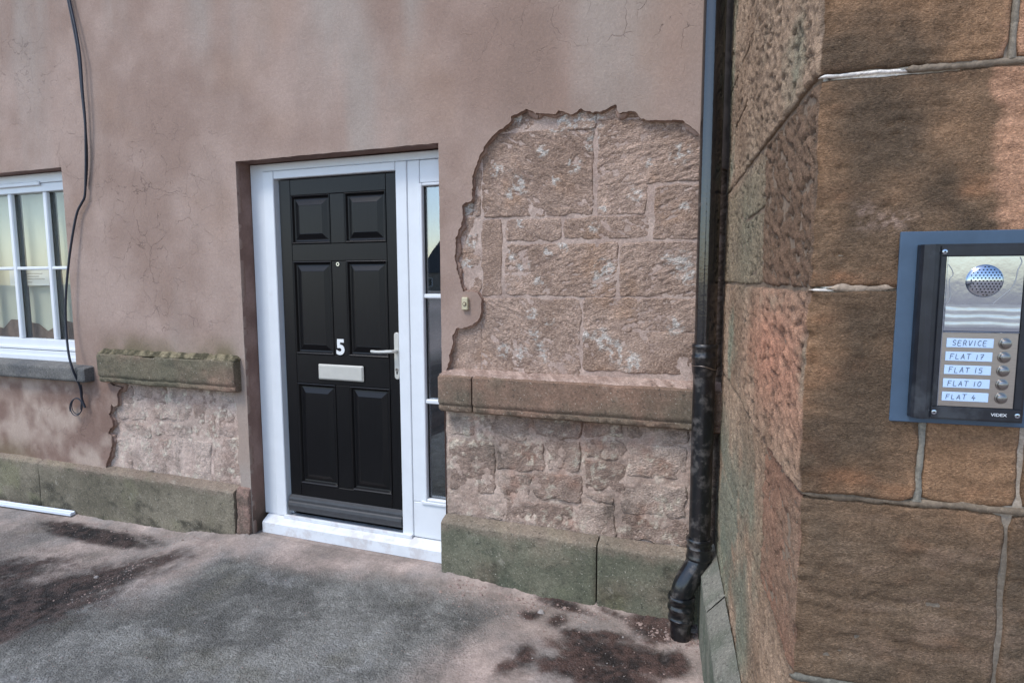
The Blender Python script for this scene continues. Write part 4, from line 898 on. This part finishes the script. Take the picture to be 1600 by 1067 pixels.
GL = {'S': [[(.85,.85),(.5,1),(.12,.82),(.2,.6),(.75,.42),(.82,.15),(.45,0),(.1,.12)]], 'E': [[(.85,1),(.1,.98),(.08,.02),(.85,0)],[(.1,.52),(.7,.54)]],
      'R': [[(.08,0),(.12,1),(.6,.98),(.82,.76),(.55,.5),(.12,.48)],[(.42,.48),(.9,0)]], 'V': [[(.02,1),(.42,0),(.92,1)]], 'I': [[(.5,1),(.46,0)]],
      'C': [[(.88,.85),(.5,1),(.12,.62),(.15,.25),(.5,0),(.9,.12)]], 'F': [[(.12,0),(.16,1),(.95,1)],[(.14,.54),(.75,.55)]], 'L': [[(.14,1),(.1,.02),(.85,0)]],
      'A': [[(.02,0),(.5,1),(.9,0)],[(.2,.36),(.78,.38)]], 'T': [[(.0,.98),(1,1)],[(.5,.98),(.46,0)]], '1': [[(.5,1),(.46,0)]], '7': [[(.05,.96),(.9,1),(.35,0)],[(.25,.5),(.75,.52)]],
      '5': [[(.85,1),(.22,.98),(.18,.58),(.6,.62),(.85,.35),(.6,.02),(.1,.06)]], '0': [[(.5,1),(.12,.6),(.2,.12),(.55,0),(.9,.4),(.8,.88),(.5,1)]], '4': [[(.5,1),(.08,.32),(.95,.34)],[(.62,.6),(.58,-.1)]]}
def handwrite(name, txt, s0, zc, h, wid, parent, sd_):
    r2 = random.Random(sd_); m = MB(); x = s0
    for ch in txt:
        if ch == ' ': x += wid*.75; continue
        k = .45 if ch in 'I1' else 1.0; dz = r2.uniform(-.0004, .0004); sc = r2.uniform(.92, 1.06)
        for pl in GL[ch]:
            P = [(x+px*wid*k*.8+py*h*.10, .0340, zc-h/2+py*h*sc+dz) for px, py in pl]
            P = smoothpath(P, 3) if len(P) > 3 else [np.array(p) for p in P]
            for a_, b_ in zip(P[:-1], P[1:]):
                dx, dz_ = b_[0]-a_[0], b_[2]-a_[2]; L = math.hypot(dx, dz_) or 1; nx, nz = -dz_/L*.00036, dx/L*.00036; ex, ez = dx/L*.0002, dz_/L*.0002
                m.add([(a_[0]+nx-ex, .0340, a_[2]+nz-ez), (a_[0]-nx-ex, .0340, a_[2]-nz-ez), (b_[0]-nx+ex, .0340, b_[2]-nz+ez), (b_[0]+nx+ex, .0340, b_[2]+nz+ez)], [(0, 1, 2, 3)])
        x += wid*(k if k > .9 else .62)+wid*.12
    return m.build(name, M['ink'], parent, xf=icx)
for i, (txt, of_) in enumerate((('SERVICE', .008), ('FLAT 17', .006), ('FLAT 15', .006), ('FLAT 10', .006), ('FLAT 4', .005))):
    z_ = 1.4885-i*.0233; s_ = .2155-i*.0004; tl = .004 if i == 4 else 0
    lb = ib('name_card', M['label'], ic, (s_, s_+.069, .0322, .0334, z_-.0078, z_+.0078), b=.0004, label='pale blue name card reading '+txt)
    handwrite('handwriting', txt, s_+of_, z_, .0088 if i < 4 else .0082, .0074 if i else .0071, lb, i)
    disc('call_button', M['button'], ic, .3015, z_, .0321, [(.0098, 0), (.0094, .0012), (.0078, .0016), (.0072, .0050), (.0050, .0064), (.002, .0070)])
text_mesh('maker_print', 'VIDEX', .0072, M['whiteink'], ic, tuple(icx([(.300, .0331, 1.3640)])[0]), (uf[0]*1.15, uf[1]*1.15, 0), (0, 0, 1), .0001, .00012)

# ------------------------------------------------------------------ drainpipe
pipe = thing('drainpipe', 'glossy black cast iron drainpipe in the corner between house and stone tower', 'drainpipe', (-.13, -.1, 0))
PX, PY = -.131, -.104
def lathe(name, prof, cx, cy, mat, parent, nn=32, seed=0, lean=0):
    V = []; 
    for r_, z_ in prof:
        for k in range(nn):
            t = 2*math.pi*k/nn; V.append((cx+r_*math.cos(t)+lean*(z_-1.3), cy+r_*math.sin(t), z_))
    F = [(i*nn+k, (i+1)*nn+k, (i+1)*nn+(k+1) % nn, i*nn+(k+1) % nn) for i in range(len(prof)-1) for k in range(nn)]
    m = MB(); m.add(V, F); o = m.build(name, mat, parent, smooth=True, fix=False); autosmooth(o, 45); return o
lathe('pipe_section', [(.0455, z_) for z_ in np.linspace(4.95, 1.305, 60)], PX, PY, M['pipe'], pipe)
lathe('collar', [(.046, 1.318), (.052, 1.318), (.0555, 1.314), (.0555, 1.302), (.052, 1.297), (.052, 1.272), (.0555, 1.268), (.0555, 1.256), (.052, 1.251), (.0515, 1.196), (.047, 1.18), (.0455, 1.16)], PX, PY, M['pipe_old'], pipe)
lathe('pipe_section', [(.0465, z_) for z_ in np.linspace(1.17, .43, 20)], PX, PY, M['pipe_old'], pipe)
m = MB(); m.add(*tube([(PX+.0535*math.cos(t), PY+.0535*math.sin(t), 1.222+.004*math.sin(3*t)-.008*math.cos(t)) for t in np.linspace(0, 2*math.pi, 40)], .0017, 6)); m.build('tie_wire', M['steel_b'], pipe, smooth=True)
lathe('collar', [(.046, .452), (.053, .452), (.057, .446), (.057, .436), (.052, .430), (.052, .415), (.056, .409), (.053, .402), (.053, .372), (.057, .366), (.056, .356), (.05, .350), (.045, .33)], PX, PY, M['pipe_old'], pipe)
el = smoothpath([(PX, PY, .39), (PX-.002, PY-.003, .352), (PX-.014, PY-.014, .312), (PX-.042, PY-.034, .262), (PX-.060, PY-.046, .222), (PX-.066, PY-.050, .18)], 5)
m = MB(); m.add(*tube(el, [.048+.004*math.sin(math.pi*i/(len(el)-1)) for i in range(len(el))], 26)); m.build('elbow', M['pipe_old'], pipe, smooth=True)
lathe('socket', [(.046, .196), (.056, .196), (.060, .190), (.060, .178), (.054, .172), (.054, .152), (.060, .146), (.060, .134), (.054, .128), (.053, .098), (.058, .092), (.056, .080), (.046, .076), (.044, -.06)], PX-.066, PY-.050, M['pipe_old'], pipe)

# ------------------------------------------------------------------ loose cable on the render
cab = thing('hanging_cable', 'loose dark cable hanging down the pink wall to a small coil beside the window', 'cable', (-4.0, -.03, .7))
def cpath(L, Y): return smoothpath([(lambda q: (q[0], y_, q[1]))(on_y(a_, b_, y_)) for (a_, b_), y_ in zip(L, Y)], 6)
L1 = [(96,-80),(103,-35),(108.6,0),(118,44),(125,88),(129,142),(133,189),(134,229),(134,270),(132.6,305),(128,317),(121,331),(115,358),(108,405),(103,460),(103,507),(107,551),(114,578),(125,604),(128,623),(133,637)]
Yc = [-.012,-.02,-.028,-.035,-.04,-.04,-.035,-.03,-.025,-.022,-.022,-.022,-.03,-.04,-.05,-.06,-.085,-.088,-.05,-.035,-.03]
m = MB(); m.add(*tube(cpath(L1, Yc), .0072, 8)); m.build('cable', M['cable'], cab, smooth=True)
L2 = [(93,-80),(100,-35),(106,0),(115,44),(122.5,88),(127.5,142),(132.5,189),(135.5,229),(135.8,262),(134,290)]
m = MB(); m.add(*tube(cpath(L2, [-.012,-.018,-.022,-.026,-.03,-.028,-.022,-.018,-.015,-.014]), .0065, 8)); m.build('cable', M['cable'], cab, smooth=True)
cl = []
for t in np.linspace(0, 4*math.pi+1.2, 60):
    k = 1+.08*math.sin(t*.5); cl.append(on_y(119-8.6*k*math.cos(t*1.0-.6)+1.2*math.sin(t*.3), 635+13*k*math.sin(t-.6), -.03)+(-.03-.006*math.sin(t*.5),))
m = MB(); m.add(*tube([(a_, c_, b_) for a_, b_, c_ in cl], .0034, 6)); m.build('coil', M['cable'], cab, smooth=True)
m = MB(); m.add(*tube(smoothpath([(lambda q: (q[0], -.03, q[1]))(on_y(a_, b_, -.03)) for a_, b_ in ((127,600),(129,615),(127,627),(126,640))], 4), .003, 6)); m.build('cable', M['cable'], cab, smooth=True)

# ------------------------------------------------------------------ ground
def ground_h(X, Y):
    wall = np.interp(X, [-9, -5.1, -3.8, -3.35, -2.95, -2.75, -1.42, -1.1, -.87, -.6, .3, 3], [-.05, -.045, -.04, -.034, .012, .040, .036, .0, -.022, -.012, -.018, -.02])
    dist = np.clip(-Y, 0, 8); ex = np.interp(Y, [-9, -3.0, -1.25, -.83, -.18, .5], [-2.6, -2.85, -3.03, -3.08, -3.20, -3.22])+.03*fbm(X*0, Y, 0, 4, 3, .5, 2)
    far = -.045+.045*sst(-.10, .06, X-ex)
    h = wall*np.exp(-dist/.35)+far*(1-np.exp(-dist/.35))
    return h+.006*fbm(X, Y, 0, 2.2, 3, .5, 5)
def gaps(lo, hi, fine, big, n=14):
    a = np.arange(lo, hi, fine); return np.concatenate([-(np.geomspace(1, big, n)[::-1]-1)+lo-fine, a, hi+(np.geomspace(1, big, n)-1)])
gxs = gaps(-5.6, 1.2, .0115, 200); gys = gaps(-2.4, .05, .0115, 200); gys = gys[gys < .6]; gys = np.append(gys, [5, 60])
GX, GY = np.meshgrid(gxs, gys, indexing='ij'); nearm = ((GX > -6) & (GX < 1.5) & (GY > -3) & (GY < .1))
dust = np.zeros_like(GX); wet = np.zeros_like(GX)
n1 = fbm(GX, GY, 0, 2.4, 5, .6, 101); n2 = fbm(GX, GY, 0, 11, 5, .62, 102); n3 = fbm(GX, GY, 0, 38, 3, .6, 103)
exg = np.interp(GY, [-9, -3.0, -1.25, -.83, -.18, .5], [-2.6, -2.85, -3.03, -3.08, -3.20, -3.22])
dust = np.maximum(dust, sst(.34, .06, -GY+.16*n1+.05*n2)*1.0)                                            # along the wall
dust = np.maximum(dust, sst(-1.20, -.85, GX-.25*(GY+.3)+.14*n1+.05*n2))                              # right of the door
dust = np.maximum(dust, .95*sst(.36, .10, np.abs(GX-exg-.17+.04*n1)+.05*n2)*sst(-1.0, -.5, GY)*1.0)  # band on the ramp edge
lft = sst(.05, -.05, GX-exg+.03*n2); dust = np.maximum(dust, lft*(.45+.4*sst(-.3, .3, n1)))
def blob(px, py, rx, ry, rot=0.0, Z=-.02):
    x, y = on_z(px, py, Z); a_ = (GX-x)*math.cos(rot)+(GY-y)*math.sin(rot); b_ = -(GX-x)*math.sin(rot)+(GY-y)*math.cos(rot)
    return np.exp(-(a_/rx)**2-(b_/ry)**2)
for q in ((150,832,.42,.085,.0,1.5),(120,822,.3,.06,0,1.3),(235,842,.22,.05,-.2,.7),(60,930,.62,.24,1.0,1.25),(150,905,.36,.10,1.1,1.0),(0,950,.5,.35,.6,1.2),(-60,900,.5,.3,.6,1.0),(60,885,.4,.08,.3,.5),
          (880,950,.16,.045,-.2,.9),(830,965,.07,.05,.2,.8),(905,1000,.13,.05,-.25,.85),(960,1030,.26,.12,0,1.15),(1020,985,.10,.16,.2,1.0),(950,1000,.10,.05,.2,.8),(900,1035,.10,.06,0,.8),(820,1035,.05,.13,.3,.75),(960,965,.14,.03,-.3,.6),(1040,1045,.12,.12,0,.9),(1072,985,.07,.06,0,.8),(790,1050,.05,.08,0,.6),(930,1060,.3,.09,0,1.1),(870,975,.05,.09,.2,.8)):
    wet = np.maximum(wet, q[5]*blob(q[0], q[1], q[2], q[3], q[4]))
n5 = fbm(GX, GY, 0, 17, 5, .7, 109)
wet = np.maximum(wet, .80*lft*sst(-.58, -.90, GY)*sst(-6.5, -5.0, GX))
wet = sst(-.08, .70, wet-.10+.36*n2+.50*n5+.22*n3)*sst(.02, .45, wet)
asph = mix(sgn(90, 89, 85), sgn(125, 124, 119), sst(-.4, .4, n1+.6*n2+.35*fbm(GX, GY, 0, 30, 4, .7, 131))); asph = mix(asph, sgn(138, 138, 136), .45*sst(.12, .5, fbm(GX, GY, 0, 5.5, 5, .65, 107)))
asph = mix(asph, sgn(96, 92, 76), .3*sst(.2, .6, fbm(GX, GY, 0, 3.6, 4, .6, 111)))
dc = mix(sgn(130, 118, 110), sgn(166, 149, 140), sst(-.45, .45, fbm(GX, GY, 0, 6, 5, .6, 113))); dc = mix(dc, sgn(122, 118, 115), .6*sst(-.05, .45, fbm(GX, GY, 0, 3, 4, .6, 117)))
cg = mix(asph, dc, np.clip(dust*(1+.25*n2)+.12*n3*(dust > .03), 0, 1)*.93)
wc = mix(sgn(28, 25, 24), sgn(78, 64, 59), sst(-.3, .45, n5+.6*n3)); wc = mix(wc, mix(sgn(38, 30, 28), sgn(98, 74, 66), sst(-.3, .45, n5+.6*n3)), .65*sst(-1.6, -1.2, GX)); cg = mix(cg*1.28, wc, .95*wet)
n4 = fbm(GX, GY, 0, 75, 2, .6, 104); h = ground_h(GX, GY)+np.where(nearm, .0030*n2*(1-.5*dust)+.0026*n3*(1-.5*dust)+.0046*n4*(1-.85*dust)+.004*dust+.008*wet*n3, 0)
h += np.where(nearm, .02*sst(.10, .0, -GY)*(1+n2)*sst(-6, -5.6, GX)*((GX > -1.42) | (GX < -2.78)), 0)
h = np.where((GY > -.0) & (GX > -2.8) & (GX < -1.4), np.minimum(h, .034), h)
V = np.stack([GX, GY, h], -1).reshape(-1, 3); n0, n1_ = GX.shape; ii = np.arange(n0*n1_).reshape(n0, n1_)
F = np.stack([ii[:-1, :-1], ii[1:, :-1], ii[1:, 1:], ii[:-1, 1:]], -1).reshape(-1, 4)
smo = np.clip(dust*1.0, 0, 1)*(1-.7*wet)
g = mesh('ground', V, F, M['ground'], None, True, cg.reshape(-1, 3), attrs={'smooth': smo.ravel()}); tagp(g, kind='structure')
# grit and fallen flakes of render, one scatter nobody could count
m = MB()
def chip(m, x, y, r, z=None):
    z = float(ground_h(np.array([x]), np.array([y]))[0])+.003 if z is None else z; n = 6; a0 = random.random()*6
    ring1 = [(x+r*random.uniform(.7, 1.1)*math.cos(a0+k*1.047), y+r*random.uniform(.6, 1.1)*math.sin(a0+k*1.047), z-.1*r) for k in range(n)]
    ring2 = [(x+r*random.uniform(.4, .7)*math.cos(a0+k*1.047), y+r*random.uniform(.4, .7)*math.sin(a0+k*1.047), z+r*random.uniform(.35, .65)) for k in range(n)]
    m.add(ring1+ring2, [(k, (k+1) % n, n+(k+1) % n, n+k) for k in range(n)]+[tuple(n+k for k in range(n))])
M['chip'] = mat_plain('render_crumbs', (.30, .22, .19), .95, var=.5, scale=25); M['chip2'] = mat_plain('pale_stone_crumbs', (.30, .27, .25), .95, var=.3, scale=25)
def scatter(n, fx, rr, mat, nm):
    m = MB()
    for _ in range(n):
        x, y = fx(); chip(m, x, y, random.choice(rr)*random.uniform(.7, 1.3))
    o = m.build(nm, mat, None, fix=False); tagp(o, None, None, None, 'stuff'); return o
U = random.uniform
def f1():
    r0 = random.random()
    if r0 < .45: return U(-1.35, -.1), -.06-abs(random.gauss(0, .10))
    if r0 < .65: return U(-4.9, -2.9), -.06-abs(random.gauss(0, .12))
    if r0 < .85: return U(-1.1, -.1), -U(.1, .9)
    t = U(0, 1); return -3.2+.15*t+random.gauss(-.02, .09), -.18-.7*t
scatter(170, lambda: (U(-1.4, -.12), -.055-abs(random.gauss(0, .05))), [.005, .007, .010], M['chip'], 'render_crumbs')
scatter(60, lambda: (U(-4.6, -2.9), -.06-abs(random.gauss(0, .05))), [.004, .006, .008], M['chip'], 'render_crumbs')
scatter(90, lambda: (random.gauss(-.17, .07), -.17+random.gauss(0, .05)), [.005, .008, .012], M['chip'], 'render_crumbs')
a_ = scatter(1500, f1, [.0018, .0025, .0035, .005], M['chip'], 'render_crumbs')
b_ = scatter(420, f1, [.0018, .003, .0045], M['chip2'], 'stone_crumbs')
c_ = scatter(900, lambda: (U(-3.6, -.9), U(-1.6, -.1)), [.0015, .002, .003], M['chip'], 'loose_grit')
def stone(px, py, r, lab, grp=None):
    x, y = on_z(px, py, -.01); m = MB(); chip(m, 0, 0, r, .0); o = m.build('stone_fragment', M['chip2'], None); z = float(ground_h(np.array([x]), np.array([y]))[0]); o.location = (x, y, z+.006); tagp(o, lab, 'stone', grp)
stone(846, 958, .020, 'pale stone fragment lying below the mossy plinth near the dark damp patch')
stone(1081, 966, .022, 'pale stone lump on the ground right beside the foot of the drainpipe')
stone(1083, 988, .018, 'smaller pale stone lump against the tower plinth in front of the drainpipe foot')
stone(150, 895, .014, 'small pale stone on the brown dirt left of the ramp edge')
# white plastic trim lying along the foot of the wall
A1 = np.array(on_z(118, 804, -.03)); A0 = np.array(on_z(0, 787, -.03)); dd = (A0-A1)/np.linalg.norm(A0-A1); A0 = A1+dd*1.7; nn_ = np.array([-dd[1], dd[0]]); nn_ = nn_ if nn_[1] < 0 else -nn_
zt = -.012; V = []; pfz = [(0.0, -.012), (0.0, .010), (.006, .012), (.010, .006), (.030, .006), (.036, .002), (.036, -.014)]
for P in (A1, A0): V += [(P[0]+nn_[0]*o_, P[1]+nn_[1]*o_, zt+z_) for o_, z_ in pfz]
n = len(pfz); m = MB(); m.add(V, [(i, i+1, n+i+1, n+i) for i in range(n-1)]+[tuple(range(n)), tuple(range(2*n-1, n-1, -1))])
o = m.build('plastic_trim', M['strip'], None); tagp(o, 'length of white plastic trim lying on the ground along the house plinth', 'plastic trim')

# ------------------------------------------------------------------ across the street (seen only as reflections in the glass and steel)
def far_house(x0, x1, y0, y1, he, hr, lab, ridge='y'):
    t = thing('house_opposite', lab, 'house', ((x0+x1)/2, (y0+y1)/2, 0))
    MB().box(x0, x1, y0, y1, -.2, he).build('wall', M['far_wall'], t)
    m = MB()
    if ridge == 'x': ym = (y0+y1)/2; m.add([(x0-.2, y0-.2, he), (x1+.2, y0-.2, he), (x1+.2, y1+.2, he), (x0-.2, y1+.2, he), (x0-.2, ym, hr), (x1+.2, ym, hr)], [(0, 1, 5, 4), (3, 4, 5, 2), (0, 4, 3), (1, 2, 5), (0, 3, 2, 1)])
    else: xm = (x0+x1)/2; m.add([(x0-.2, y0-.2, he), (x1+.2, y0-.2, he), (x1+.2, y1+.2, he), (x0-.2, y1+.2, he), (xm, y0-.2, hr), (xm, y1+.2, hr)], [(0, 4, 5, 3), (1, 2, 5, 4), (0, 1, 4), (3, 5, 2), (0, 3, 2, 1)])
    m.build('roof', M['slate'], t)
    n = int((x1-x0)/3)
    for i in range(n):
        xc = x0+(i+.5)*(x1-x0)/n
        for zc in ([1.5, 4.2] if he > 4.5 else [1.2]):
            f_ = MB().box(xc-.5, xc+.5, y1+.005, y1+.05, zc-.65, zc+.65).build('window', M['upvc'], t)
            MB().box(xc-.43, xc+.43, y1+.055, y1+.06, zc-.58, zc+.58).build('pane', M['far_glass'], f_)
far_house(-45.5, -30.5, -95, -80, 2.6, 12.5, 'far gabled house with a steep slate roof mirrored in the sidelight')
